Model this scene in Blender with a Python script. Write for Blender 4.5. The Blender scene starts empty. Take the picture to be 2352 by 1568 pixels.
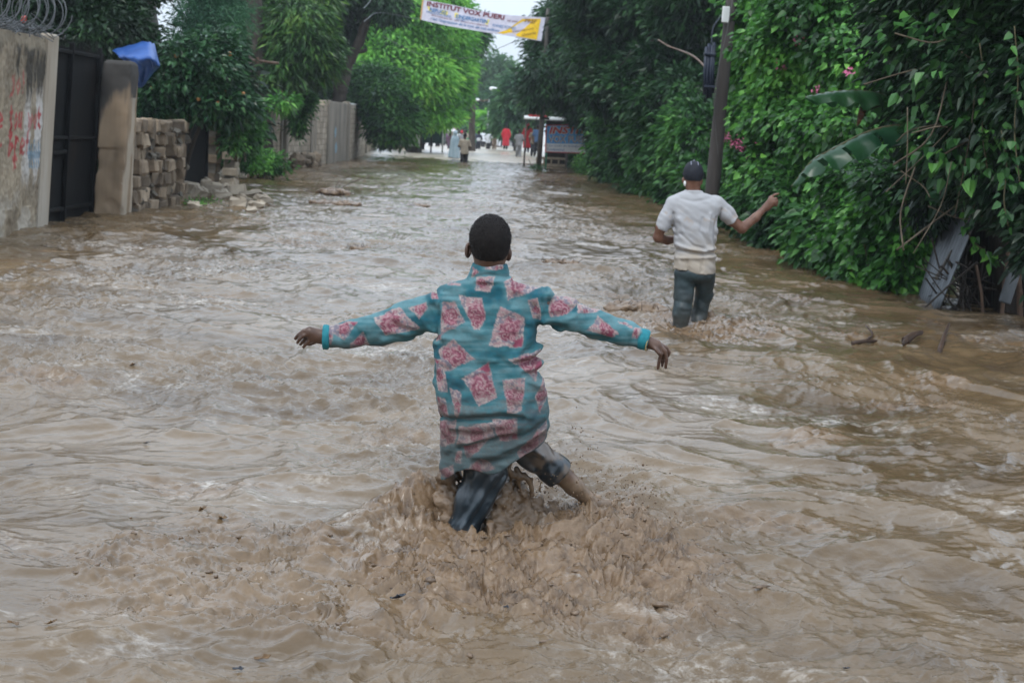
import bpy, math, random
import numpy as np
from mathutils import Vector
random.seed(7)
RNG = np.random.default_rng(11)
SC = bpy.context.scene
COL = SC.collection
PI = math.pi

# ------------------------------------------------------------------ camera geometry
CAM_H, PITCH, ROLL = 1.55, math.radians(8.4), math.radians(3.0)
FPX, PW, PH = 3267.0, 2352.0, 1568.0            # focal length and frame in the units the photo was measured in
_F = np.array([0, math.cos(PITCH), -math.sin(PITCH)])
_R0 = np.array([1.0, 0, 0]); _U0 = np.array([0, math.sin(PITCH), math.cos(PITCH)])
_R = math.cos(ROLL)*_R0 + math.sin(ROLL)*_U0
_U = -math.sin(ROLL)*_R0 + math.cos(ROLL)*_U0
_C = np.array([0, 0, CAM_H])
def ray(x, y): return _F + _R*((x-PW/2)/FPX) + _U*((PH/2-y)/FPX)
def at(x, y, Y):
    "the point at world depth Y seen at measured photo position x, y"
    d = ray(x, y); return _C + d*(Y/d[1])
def gp(x, y, z=0.0):
    "the point of the level z seen at photo position x, y"
    d = ray(x, y); return _C + d*((z-CAM_H)/d[2])
def mpp(Y): return Y/FPX                         # metres per measured pixel at depth Y

# ------------------------------------------------------------------ noise
def _hash(xi, yi, zi, s):
    h = (xi.astype(np.int64)*374761393 + yi.astype(np.int64)*668265263 + zi.astype(np.int64)*2147483647 + s*974634721) & 0xffffffff
    h = ((h ^ (h >> 13))*1274126177) & 0xffffffff
    return (h ^ (h >> 16)) & 0xffffffff
def perlin2(x, y, s=0):
    x = np.asarray(x, float); y = np.asarray(y, float)
    xi = np.floor(x); yi = np.floor(y); fx = x-xi; fy = y-yi
    u = fx*fx*fx*(fx*(fx*6-15)+10); v = fy*fy*fy*(fy*(fy*6-15)+10)
    z = np.zeros_like(xi)
    def g(dx, dy):
        a = _hash(xi+dx, yi+dy, z, s)*(2*PI/4294967296.0)
        return np.cos(a)*(fx-dx)+np.sin(a)*(fy-dy)
    a = g(0,0)*(1-u)+g(1,0)*u; b = g(0,1)*(1-u)+g(1,1)*u
    return (a*(1-v)+b*v)*1.5
def vnoise3(p, s=0):
    "smooth value noise in three dimensions, about -1..1"
    pi = np.floor(p); f = p-pi; w = f*f*(3-2*f)
    out = 0
    for dx in (0,1):
        wx = w[...,0] if dx else 1-w[...,0]
        for dy in (0,1):
            wy = w[...,1] if dy else 1-w[...,1]
            for dz in (0,1):
                wz = w[...,2] if dz else 1-w[...,2]
                out = out + wx*wy*wz*(_hash(pi[...,0]+dx, pi[...,1]+dy, pi[...,2]+dz, s)/2147483648.0-1)
    return out
def fbm3(p, s=0, o=3):
    return sum(vnoise3(p*2.03**i, s+i)*0.5**i for i in range(o))
def sstep(a, b, x):
    t = np.clip((x-a)/(b-a), 0, 1); return t*t*(3-2*t)

# ------------------------------------------------------------------ objects
BASE = {}
def thing(name, label, cat, loc=(0,0,0), group=None):
    o = bpy.data.objects.new(name, None); COL.objects.link(o)
    o.location = loc; o.empty_display_size = 0.2
    o['label'] = label; o['category'] = cat
    if group: o['group'] = group
    BASE[o.name] = np.array(loc, float); return o
def tag(o, label, cat, group=None):
    o['label'] = label; o['category'] = cat
    if group: o['group'] = group
    return o
def mk(name, V, F, mat, parent=None, smooth=True, col=None, kind=None, loc=None):
    "one mesh object from arrays; V in world space"
    V = np.asarray(V, float).reshape(-1,3)
    base = BASE[parent.name] if parent is not None else (np.array(loc, float) if loc is not None else np.zeros(3))
    me = bpy.data.meshes.new(name)
    if isinstance(F, np.ndarray):
        F = F.astype(np.int32); n, k = F.shape
        me.vertices.add(len(V)); me.vertices.foreach_set('co', (V-base).astype(np.float32).ravel())
        me.loops.add(n*k); me.loops.foreach_set('vertex_index', F.ravel())
        me.polygons.add(n); me.polygons.foreach_set('loop_start', np.arange(0, n*k, k, dtype=np.int32))
        me.polygons.foreach_set('use_smooth', np.full(n, smooth)); me.update(calc_edges=True); me.validate()
    else:
        me.from_pydata((V-base).tolist(), [], [list(f) for f in F]); me.update()
        me.polygons.foreach_set('use_smooth', np.full(len(me.polygons), smooth))
    if col is not None:
        for nm, c in col.items():
            c = np.asarray(c, np.float32)
            if c.ndim == 1:
                a = me.attributes.new(nm, 'FLOAT', 'POINT'); a.data.foreach_set('value', c)
            else:
                a = me.attributes.new(nm, 'FLOAT_COLOR', 'POINT')
                a.data.foreach_set('color', np.concatenate([c[:,:3], np.ones((len(c),1),np.float32)],1).ravel())
    me.materials.append(mat)
    o = bpy.data.objects.new(name, me); COL.objects.link(o)
    if parent is not None: o.parent = parent
    else: o.location = base
    BASE[o.name] = base
    if kind: o['kind'] = kind
    return o

class MB:
    "collects simple solids into one mesh"
    def __init__(s): s.V = []; s.F = []; s.n = 0
    def add(s, V, F):
        s.V.append(np.asarray(V,float)); s.F += [[i+s.n for i in f] for f in F]; s.n += len(V); return s
    def box(s, c, size, rz=0, bev=0.0, tilt=(0,0), jit=0):
        "a box with chamfered edges"
        hx, hy, hz = np.array(size)/2; b = min(bev, hx*.9, hy*.9, hz*.9)
        if b > 0:
            V = []; idx = {}
            for sx in (-1,1):
                for sy in (-1,1):
                    for sz in (-1,1):
                        for ax in range(3):
                            p = [sx*(hx-b), sy*(hy-b), sz*(hz-b)]
                            p[ax] += (sx,sy,sz)[ax]*b
                            idx[(sx,sy,sz,ax)] = len(V); V.append(p)
            F = []
            for ax in range(3):
                o1, o2 = [a for a in range(3) if a != ax]
                for sg in (-1,1):
                    q = []
                    for (a, c2) in ((-1,-1),(1,-1),(1,1),(-1,1)):
                        k = [0,0,0]; k[ax]=sg; k[o1]=a; k[o2]=c2; q.append(idx[(*k,ax)])
                    F.append(q)
            for ax in range(3):
                o1, o2 = [a for a in range(3) if a != ax]
                for a in (-1,1):
                    for c2 in (-1,1):
                        q = []
                        for e, f in ((-1,o1),(1,o1),(1,o2),(-1,o2)):
                            k = [0,0,0]; k[ax]=e; k[o1]=a; k[o2]=c2; q.append(idx[(*k,f)])
                        F.append(q)
            for sx in (-1,1):
                for sy in (-1,1):
                    for sz in (-1,1): F.append([idx[(sx,sy,sz,a)] for a in range(3)])
            V = np.array(V)
        else:
            V = np.array([[x*hx,y*hy,z*hz] for x in (-1,1) for y in (-1,1) for z in (-1,1)])
            F = [[0,1,3,2],[4,6,7,5],[0,4,5,1],[2,3,7,6],[0,2,6,4],[1,5,7,3]]
        if jit: V = V + RNG.normal(0, jit, V.shape)
        tx, ty = tilt
        if tx: c_, s_ = math.cos(tx), math.sin(tx); V = V @ np.array([[1,0,0],[0,c_,s_],[0,-s_,c_]])
        if ty: c_, s_ = math.cos(ty), math.sin(ty); V = V @ np.array([[c_,0,-s_],[0,1,0],[s_,0,c_]])
        c_, s_ = math.cos(rz), math.sin(rz)
        V = V @ np.array([[c_,s_,0],[-s_,c_,0],[0,0,1]])
        return s.add(V+np.array(c), F)
    def tube(s, P, R, n=10, wob=0.0, cap=True):
        "a tube through points P with radii R"
        P = np.asarray(P, float); R = np.broadcast_to(np.asarray(R,float), (len(P),))
        T = np.gradient(P, axis=0); T /= np.linalg.norm(T,axis=1)[:,None]+1e-9
        ref = np.array([0,0,1.0]) if abs(T[0][2]) < .9 else np.array([1.0,0,0])
        V = []; nrm = np.cross(T[0], ref); nrm /= np.linalg.norm(nrm)
        for i in range(len(P)):
            nrm = nrm - T[i]*np.dot(nrm,T[i]); nrm /= np.linalg.norm(nrm)+1e-9
            b = np.cross(T[i], nrm)
            for k in range(n):
                a = 2*PI*k/n; r = R[i]*(1+wob*random.uniform(-1,1))
                V.append(P[i]+r*(math.cos(a)*nrm+math.sin(a)*b))
        F = [[i*n+k, i*n+(k+1)%n, (i+1)*n+(k+1)%n, (i+1)*n+k] for i in range(len(P)-1) for k in range(n)]
        if cap: F += [list(range(n))[::-1], list(range((len(P)-1)*n, len(P)*n))]
        return s.add(V, F)
    def build(s, name, mat, parent=None, smooth=False, **k):
        return mk(name, np.concatenate(s.V), s.F, mat, parent, smooth, **k)
def spline(P, n=24):
    "points on a smooth curve through P"
    P = np.asarray(P, float); m = len(P)
    Q = np.concatenate([[2*P[0]-P[1]], P, [2*P[-1]-P[-2]]]); out = []
    for i in range(m-1):
        a,b,c,d = Q[i:i+4]
        for t in np.linspace(0,1,max(2,n//(m-1)),endpoint=False):
            out.append(.5*((2*b)+(-a+c)*t+(2*a-5*b+4*c-d)*t*t+(-a+3*b-3*c+d)*t**3))
    out.append(P[-1]); return np.array(out)
def interp_r(R, n): return np.interp(np.linspace(0,1,n), np.linspace(0,1,len(R)), R)

# ------------------------------------------------------------------ signed distance solids -> one continuous mesh
class Field:
    def __init__(s, lo, hi, h):
        s.lo = np.array(lo,float); s.h = h
        s.n = np.ceil((np.array(hi)-s.lo)/h).astype(int)+1
        s.v = np.full(s.n, 1.0, np.float32)
    def sub(s, lo, hi):
        a = np.clip(np.floor((np.array(lo)-s.lo)/s.h).astype(int), 0, s.n); b = np.clip(np.ceil((np.array(hi)-s.lo)/s.h).astype(int)+1, 0, s.n)
        sl = tuple(slice(int(i),int(j)) for i,j in zip(a,b))
        ax = [s.lo[k]+s.h*np.arange(a[k],b[k]) for k in range(3)]
        return sl, ax
    def smin(s, sl, d, k):
        v = s.v[sl]
        if k > 0:
            t = np.clip(.5+.5*(v-d)/k,0,1); s.v[sl] = v*(1-t)+d*t-k*t*(1-t)
        else: s.v[sl] = np.minimum(v,d)
    def cone(s, a, b, ra, rb, k=.02, sy=1.0):
        a = np.array(a,float); b = np.array(b,float); m = max(ra,rb)*max(1,sy)+k+3*s.h
        sl, ax = s.sub(np.minimum(a,b)-m, np.maximum(a,b)+m)
        X,Y,Z = np.meshgrid(*ax, indexing='ij', sparse=True)
        d = b-a; L = np.dot(d,d)+1e-12
        t = np.clip(((X-a[0])*d[0]+(Y-a[1])*d[1]+(Z-a[2])*d[2])/L,0,1)
        dist = np.sqrt((X-a[0]-t*d[0])**2+((Y-a[1]-t*d[1])/sy)**2+(Z-a[2]-t*d[2])**2)-(ra+(rb-ra)*t)
        s.smin(sl, dist.astype(np.float32), k); return s
    def chain(s, P, R, k=.02, sy=1.0):
        for i in range(len(P)-1): s.cone(P[i],P[i+1],R[i],R[i+1],k,sy)
        return s
    def ell(s, c, r, k=.02, yaw=0.0, pitch=0.0, cut=False):
        c = np.array(c,float); r = np.array(r,float); m = r.max()+k+3*s.h
        sl, ax = s.sub(c-m, c+m)
        X,Y,Z = np.meshgrid(*ax, indexing='ij'); X = X-c[0]; Y = Y-c[1]; Z = Z-c[2]
        if yaw: cy,sy_ = math.cos(yaw),math.sin(yaw); X,Y = cy*X+sy_*Y, -sy_*X+cy*Y
        if pitch: cp,sp = math.cos(pitch),math.sin(pitch); Y,Z = cp*Y+sp*Z, -sp*Y+cp*Z
        k0 = np.sqrt((X/r[0])**2+(Y/r[1])**2+(Z/r[2])**2); k1 = np.sqrt((X/r[0]**2)**2+(Y/r[1]**2)**2+(Z/r[2]**2)**2)+1e-9
        d = (k0*(k0-1)/k1).astype(np.float32)
        if cut: s.v[sl] = np.maximum(s.v[sl], -d)
        else: s.smin(sl, d, k)
        return s
    def stack(s, prof, k=.02, pw=2.0):
        "a solid of stacked ovals; prof rows: z, cx, cy, rx, ry (z rising)"
        prof = np.array(sorted(prof), float); z0,z1 = prof[0,0],prof[-1,0]
        mx = prof[:,3].max(); my = prof[:,4].max()
        lo = [ (prof[:,1]-prof[:,3]).min()-k-.03, (prof[:,2]-prof[:,4]).min()-k-.03, z0-k-.02]
        hi = [ (prof[:,1]+prof[:,3]).max()+k+.03, (prof[:,2]+prof[:,4]).max()+k+.03, z1+k+.02]
        sl, ax = s.sub(lo,hi)
        zz = ax[2]; it = [np.interp(zz,prof[:,0],prof[:,i])[None,None,:] for i in range(1,5)]
        X = (ax[0][:,None,None]-it[0]); Y = (ax[1][None,:,None]-it[1])
        k0 = ((np.abs(X)/it[2])**pw+(np.abs(Y)/it[3])**pw)**(1/pw)
        k1 = np.sqrt((X/it[2]**2)**2+(Y/it[3]**2)**2)+1e-6
        d = np.where(k0>.3, k0*(k0-1)/k1, -np.minimum(it[2],it[3])*.7)
        d = np.maximum(d, np.maximum(z0-zz, zz-z1)[None,None,:])
        s.smin(sl, d.astype(np.float32), k); return s
    def mod(s, fn, band=.05):
        "change the field near its surface: fn(points) is added"
        m = np.abs(s.v) < band; ix = np.argwhere(m)
        if len(ix): s.v[m] += fn(s.lo+ix*s.h).astype(np.float32)
        return s
    def cutmod(s, fn, band=.25):
        "keep only where fn(points) < 0"
        m = s.v < band; ix = np.argwhere(m)
        s.v[m] = np.maximum(s.v[m], fn(s.lo+ix*s.h).astype(np.float32)); return s
    def mesh(s):
        v = s.v; ins = v < 0
        n = v.shape; c = np.zeros((n[0]-1,n[1]-1,n[2]-1), np.int8)
        for dx in (0,1):
            for dy in (0,1):
                for dz in (0,1): c += ins[dx:n[0]-1+dx, dy:n[1]-1+dy, dz:n[2]-1+dz]
        act = np.argwhere((c>0)&(c<8)); idx = -np.ones(c.shape, np.int32); idx[tuple(act.T)] = np.arange(len(act))
        cor = [np.array([i>>2&1,i>>1&1,i&1]) for i in range(8)]
        val = [v[tuple((act+q).T)] for q in cor]
        acc = np.zeros((len(act),3)); cnt = np.zeros(len(act))
        for i in range(8):
            for j in range(i+1,8):
                if np.abs(cor[i]-cor[j]).sum() != 1: continue
                cr = (val[i]<0) != (val[j]<0); t = val[i]/(val[i]-val[j]+1e-12)
                p = cor[i]+(cor[j]-cor[i])*t[:,None]
                acc[cr] += p[cr]; cnt[cr] += 1
        P = s.lo + (act+acc/cnt[:,None])*s.h
        Q = []
        for ax in range(3):
            a = [slice(None)]*3; b = [slice(None)]*3; a[ax] = slice(0,-1); b[ax] = slice(1,None)
            e0 = ins[tuple(a)]; e1 = ins[tuple(b)]; x = np.argwhere(e0 != e1)
            o1,o2 = (ax+1)%3,(ax+2)%3
            x = x[(x[:,o1]>0)&(x[:,o2]>0)&(x[:,o1]<n[o1]-1)&(x[:,o2]<n[o2]-1)]
            u = np.zeros(3,int); u[o1]=1; w = np.zeros(3,int); w[o2]=1
            q = np.stack([idx[tuple((x-u-w).T)], idx[tuple((x-w).T)], idx[tuple(x.T)], idx[tuple((x-u).T)]],1)
            fl = ~e0[tuple(x.T)]; q[fl] = q[fl][:,::-1]; Q.append(q)
        return P, np.concatenate(Q)
def relax(P, Q, n=2, f=.5):
    "smooth a quad mesh a little"
    P = P.copy()
    for _ in range(n):
        acc = np.zeros_like(P); cnt = np.zeros(len(P))
        for k in range(4):
            a,b = Q[:,k],Q[:,(k+1)%4]
            for i,j in ((a,b),(b,a)):
                for c in range(3): acc[:,c] += np.bincount(i, P[j,c], len(P))
                cnt += np.bincount(i, minlength=len(P))
        P += f*(acc/np.maximum(cnt,1)[:,None]-P)
    return P

# ------------------------------------------------------------------ materials
def newmat(name):
    m = bpy.data.materials.new(name); m.use_nodes = True
    nt = m.node_tree; b = nt.nodes['Principled BSDF']; return m, nt, b
def N(nt, t, **k):
    n = nt.nodes.new(t)
    for a,v in k.items():
        if a in n.inputs: n.inputs[a].default_value = v
        else: setattr(n, a, v)
    return n
def ramp(nt, fac, stops):
    r = nt.nodes.new('ShaderNodeValToRGB'); e = r.color_ramp.elements
    while len(e) < len(stops): e.new(.5)
    for el,(p,c) in zip(e,stops): el.position = p; el.color = (*c,1)
    nt.links.new(fac, r.inputs[0]); return r.outputs[0]
def noisy(name, stops, scale=3, rough=.7, bump=.2, bscale=None, detail=6, stretch=(1,1,1), spec=.4, metal=0, bdist=.02, coat=0):
    "a rough surface whose own colour wanders between the stops"
    m, nt, b = newmat(name); L = nt.links.new
    tc = N(nt,'ShaderNodeTexCoord'); mp = N(nt,'ShaderNodeMapping'); mp.inputs['Scale'].default_value = stretch
    L(tc.outputs['Object'], mp.inputs[0])
    nz = N(nt,'ShaderNodeTexNoise', Scale=scale, Detail=detail, Roughness=.6); L(mp.outputs[0], nz.inputs['Vector'])
    L(ramp(nt, nz.outputs['Fac'], stops), b.inputs['Base Color'])
    b.inputs['Roughness'].default_value = rough; b.inputs['Specular IOR Level'].default_value = spec; b.inputs['Metallic'].default_value = metal
    b.inputs['Coat Weight'].default_value = coat; b.inputs['Coat Roughness'].default_value = .15
    if bump:
        n2 = N(nt,'ShaderNodeTexNoise', Scale=bscale or scale*4, Detail=8, Roughness=.65); L(mp.outputs[0], n2.inputs['Vector'])
        bp = N(nt,'ShaderNodeBump', Strength=bump, Distance=bdist); L(n2.outputs['Fac'], bp.inputs['Height']); L(bp.outputs[0], b.inputs['Normal'])
    return m
def plain(name, c, rough=.6, spec=.4, metal=0):
    return noisy(name, [(.3,tuple(x*.82 for x in c)),(.7,tuple(min(1,x*1.15) for x in c))], 9, rough, .08, 60, 3, spec=spec, metal=metal, bdist=.005)
def attrmat(name, rough=.85, bump=.25, bscale=300, spec=.25, bdist=.002, stretch=(1,1,1), sheen=0):
    "a surface whose printed or painted colour is stored on the mesh"
    m, nt, b = newmat(name); L = nt.links.new
    a = N(nt,'ShaderNodeAttribute', attribute_name='paint'); L(a.outputs['Color'], b.inputs['Base Color'])
    b.inputs['Roughness'].default_value = rough; b.inputs['Specular IOR Level'].default_value = spec
    b.inputs['Sheen Weight'].default_value = sheen
    tc = N(nt,'ShaderNodeTexCoord'); mp = N(nt,'ShaderNodeMapping'); mp.inputs['Scale'].default_value = stretch
    L(tc.outputs['Object'], mp.inputs[0])
    nz = N(nt,'ShaderNodeTexNoise', Scale=bscale, Detail=4); L(mp.outputs[0], nz.inputs['Vector'])
    bp = N(nt,'ShaderNodeBump', Strength=bump, Distance=bdist); L(nz.outputs['Fac'], bp.inputs['Height']); L(bp.outputs[0], b.inputs['Normal'])
    return m
def leafmat(name, cols, rough=.4, trans=.3, nscale=1.2):
    "leaves: each leaf its own tint, whole sprays drifting in hue"
    m, nt, b = newmat(name); L = nt.links.new
    g = N(nt,'ShaderNodeNewGeometry'); tc = N(nt,'ShaderNodeTexCoord')
    nz = N(nt,'ShaderNodeTexNoise', Scale=nscale, Detail=3); L(tc.outputs['Object'], nz.inputs['Vector'])
    mx = N(nt,'ShaderNodeMath', operation='MULTIPLY_ADD'); L(g.outputs['Random Per Island'], mx.inputs[0]); mx.inputs[1].default_value = .5
    sb = N(nt,'ShaderNodeMath', operation='MULTIPLY_ADD'); L(nz.outputs['Fac'], sb.inputs[0]); sb.inputs[1].default_value = 1.5; sb.inputs[2].default_value = -.5
    L(sb.outputs[0], mx.inputs[2])
    c = ramp(nt, mx.outputs[0], [(i/(len(cols)-1)*.9+.05, q) for i,q in enumerate(cols)])
    L(c, b.inputs['Base Color']); b.inputs['Roughness'].default_value = rough; b.inputs['Specular IOR Level'].default_value = .36
    tr = N(nt,'ShaderNodeBsdfTranslucent'); L(c, tr.inputs['Color'])
    ms = N(nt,'ShaderNodeMixShader'); ms.inputs[0].default_value = trans
    L(b.outputs[0], ms.inputs[1]); L(tr.outputs[0], ms.inputs[2]); L(ms.outputs[0], nt.nodes['Material Output'].inputs['Surface'])
    return m
# ================================================================== camera, sky, light
cam = bpy.data.cameras.new('camera'); camo = bpy.data.objects.new('camera', cam); COL.objects.link(camo)
cam.sensor_width = 36; cam.lens = FPX/PW*36; cam.clip_end = 4000; cam.clip_start = .1
from mathutils import Matrix
camo.matrix_world = Matrix(((_R[0],_U[0],-_F[0],_C[0]),(_R[1],_U[1],-_F[1],_C[1]),(_R[2],_U[2],-_F[2],_C[2]),(0,0,0,1)))
cam.dof.use_dof = True; cam.dof.focus_distance = 5.6; cam.dof.aperture_fstop = 6.3
SC.camera = camo
SUN_EL, SUN_AZ = math.radians(58), math.radians(205)      # high, veiled by cloud, behind the camera
w = bpy.data.worlds.new('World'); SC.world = w; w.use_nodes = True
nt = w.node_tree; L = nt.links.new; bg = nt.nodes['Background']
sky = N(nt,'ShaderNodeTexSky'); sky.sky_type = 'NISHITA'; sky.sun_disc = False
sky.sun_elevation = SUN_EL; sky.sun_rotation = SUN_AZ; sky.air_density = 1.0; sky.dust_density = 1.5; sky.ozone_density = 1.5
hs = N(nt,'ShaderNodeHueSaturation', Saturation=.42, Value=1.0); L(sky.outputs[0], hs.inputs['Color'])
cl = N(nt,'ShaderNodeMixRGB'); cl.inputs[0].default_value = .8; 
tcw = N(nt,'ShaderNodeTexCoord'); sx = N(nt,'ShaderNodeSeparateXYZ'); L(tcw.outputs['Generated'],sx.inputs[0])      # an overcast dome is brightest overhead
gr = N(nt,'ShaderNodeMapRange'); gr.inputs['From Max'].default_value=.45; gr.inputs['To Min'].default_value=1.0; gr.inputs['To Max'].default_value=2.15; L(sx.outputs['Z'],gr.inputs['Value'])
cv = N(nt,'ShaderNodeMixRGB', blend_type='MULTIPLY'); cv.inputs[0].default_value = 1; cv.inputs[1].default_value = (5.3,6.1,7.1,1); L(gr.outputs[0],cv.inputs[2]); L(cv.outputs[0],cl.inputs[2])
L(hs.outputs[0], cl.inputs[1]); L(cl.outputs[0], bg.inputs['Color']); bg.inputs['Strength'].default_value = .115
sl = bpy.data.lights.new('sun','SUN'); sl.energy = 1.0; sl.angle = math.radians(18); sl.color = (1,.97,.92)
so = bpy.data.objects.new('sun', sl); COL.objects.link(so)
sd = Vector((math.sin(SUN_AZ)*math.cos(SUN_EL), math.cos(SUN_AZ)*math.cos(SUN_EL), math.sin(SUN_EL)))
so.rotation_euler = sd.to_track_quat('Z','Y').to_euler(); so.location = sd*60
vs = SC.view_settings; SC.display_settings.display_device = 'sRGB'
vs.view_transform = 'Standard'; vs.look = 'None'; vs.gamma = 1; vs.exposure = 0.42
SC.cycles.max_bounces = 6; SC.cycles.diffuse_bounces = 3; SC.cycles.glossy_bounces = 2; SC.cycles.transmission_bounces = 3
SC.cycles.transparent_max_bounces = 4; SC.cycles.volume_bounces = 0; SC.cycles.use_adaptive_sampling = True
SC.cycles.sample_clamp_indirect = 6; SC.cycles.caustics_reflective = False; SC.cycles.caustics_refractive = False

MAN = gp(1078, 1222)                # where the foreground wader stands
Y0 = MAN[1]
WHITE = gp(1578, 745); Y1 = WHITE[1]

# ================================================================== flood water: one sheet with real waves
def churn_mask(x, y):
    "how far the water is churned to mud (0..1): round the two waders and downstream of the first"
    px = x-(MAN[0]+.22); py = y-(MAN[1]-.22)
    wob = .30*perlin2(x*2.2, y*2.2, 5)+.16*perlin2(x*5, y*5, 6)
    a = 1-sstep(.50, 1.10, np.sqrt((px/.90)**2+((py)/1.0)**2)+wob)
    px2 = x-(MAN[0]-.40); py2 = y-(MAN[1]-.62)
    b = (1-sstep(.45,1.15,np.sqrt((px2/1.3)**2+(py2/.75)**2)+wob*1.3))*.5
    px3 = x-(WHITE[0]+.10); py3 = y-(WHITE[1]-.10)
    c = (1-sstep(.5,1.1,np.sqrt((px3/.85)**2+(py3/.9)**2)+wob))*.95
    return np.maximum(np.maximum(a,b),c)
def wave(x, y):
    wx = .40*perlin2(x*.5,y*.5,21)+.12*perlin2(x*1.7,y*1.7,23); wy = .40*perlin2(x*.5,y*.5,22)+.12*perlin2(x*1.7,y*1.7,24)
    X = x+wx; Y = y+wy
    near = np.clip(9/np.maximum(y,1),.0,1); far = np.clip(30/np.maximum(y,1),.5,1)
    big = .045*perlin2(X*.40+2,Y*.52,1)
    r1 = 1-np.abs(perlin2(X*.80+Y*.25,Y*.85,2)); r2 = 1-np.abs(perlin2(X*1.9+Y*.6,Y*1.9-X*.3,3))
    mid = .046*(r1**2-.5)+.030*(r2**2-.5)
    patch = sstep(-.35,.5,perlin2(X*.45,Y*.40,9))             # rough and calmer reaches
    w3 = .25*perlin2(X*3,Y*3,31)
    r4 = 1-np.abs(perlin2(X*4.2+w3,Y*4.4,4)); sm = .021*(r4**2-.5)*(.45+.85*patch)
    r3 = 1-np.abs(perlin2(X*9+w3*2,Y*9.5,7)); sm2 = .0105*(r3**2-.5)*(.3+1.1*patch)
    tiny = (.0048*perlin2(X*15+w3*3,Y*21,8)+.0018*perlin2(X*44,Y*44,10))*near*(.3+patch)
    rip = (.0055*perlin2(X*7+w3*2,Y*17,11)+.0030*perlin2(X*15,Y*33,12))*sstep(-.2,.4,perlin2(X*.6+9,Y*.5,13))*np.clip(14/np.maximum(y,1),.15,1)
    return big+mid+sm*far+sm2*far+tiny+rip, patch
def chunk(x, y):
    "the lumpy heave of stirred mud"
    wx = .09*perlin2(x*5,y*5,41); wy = .09*perlin2(x*5,y*5,42)
    X = x+wx; Y = y+wy
    a = perlin2(X*2.6,Y*3.0,43)
    b = np.abs(perlin2(X*6.5,Y*8,44)); c = np.abs(perlin2(X*14,Y*17,45)); d = np.abs(perlin2(X*31,Y*36,46))
    return .050*a+.050*(b-.25)+.044*(c-.25)+.030*(d-.25)
def mound(x, y):
    "the piled-up water against the wader's legs"
    g = lambda cx,cy,sx,sy: np.exp(-((x-MAN[0]-cx)/sx)**2-((y-MAN[1]-cy)/sy)**2)
    return .15*g(.13,.20,.13,.11)+.03*g(.46,.05,.28,.16)+.15*g(-.20,.10,.10,.12)+.07*g(-.34,.02,.16,.16)+.02*g(.1,-.35,.6,.25)-.05*g(.02,-.04,.12,.12)
def dip(x, y): return .06*np.exp(-((x-WHITE[0]+.06)/.22)**2-((y-WHITE[1]+.30)/.35)**2)
def water_z(x, y):
    "height of the built surface at a place"
    x = np.atleast_1d(np.asarray(x,float)); y = np.atleast_1d(np.asarray(y,float)); h, _ = wave(x,y); h = h*np.where(y<30,1.12,1)
    c = churn_mask(x,y)*(y<16); h = h*(1-.3*c)+c*chunk(x,y)*np.where(y>8,.8,1)+c*.02; return h+np.where(y<8,mound(x,y),0)-dip(x,y)
def build_water():
    nr, nc = 1500, 1000
    Yr = 2.3*np.exp(np.linspace(0, math.log(95/2.3), nr))
    u = np.linspace(-1,1,nc); uu = u*(.46+.10*np.abs(u))
    Y = np.repeat(Yr[:,None],nc,1); X = Y*uu[None,:]
    z, patch = wave(X,Y); z = z*np.where(Y<30,1.12,1)
    nm = (Y<16)
    c = np.zeros_like(z); c[nm] = churn_mask(X[nm],Y[nm])
    ch = np.zeros_like(z); k = c>0; ch[k] = chunk(X[k],Y[k])
    sc = np.where(Y>8,.8,1.0)
    z = z*(1-.3*c)+c*ch*sc+c*.02
    k = (Y<8); z[k] += mound(X[k],Y[k]); z -= dip(X,Y)
    # scattered boils of froth away from the waders
    f = perlin2(X*.9+7,Y*1.3,51); f2 = np.abs(perlin2(X*7,Y*9,52)); fr = sstep(.45,.75,f)*np.clip(14/np.maximum(Y,1),.25,1)
    z += fr*(.030*(f2-.2)+.016*(np.abs(perlin2(X*17,Y*21,53))-.2))
    V = np.stack([X,Y,z],-1).reshape(-1,3)
    i = np.arange((nr-1)*(nc-1)); r = i//(nc-1); q = r*nc+i%(nc-1)
    F = np.stack([q,q+1,q+nc+1,q+nc],1)
    return mk('flood_water', V, F, M_WATER, smooth=True, kind='structure', col={'churn':np.maximum(c,fr*.65).ravel(), 'patch':patch.ravel()})
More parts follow.
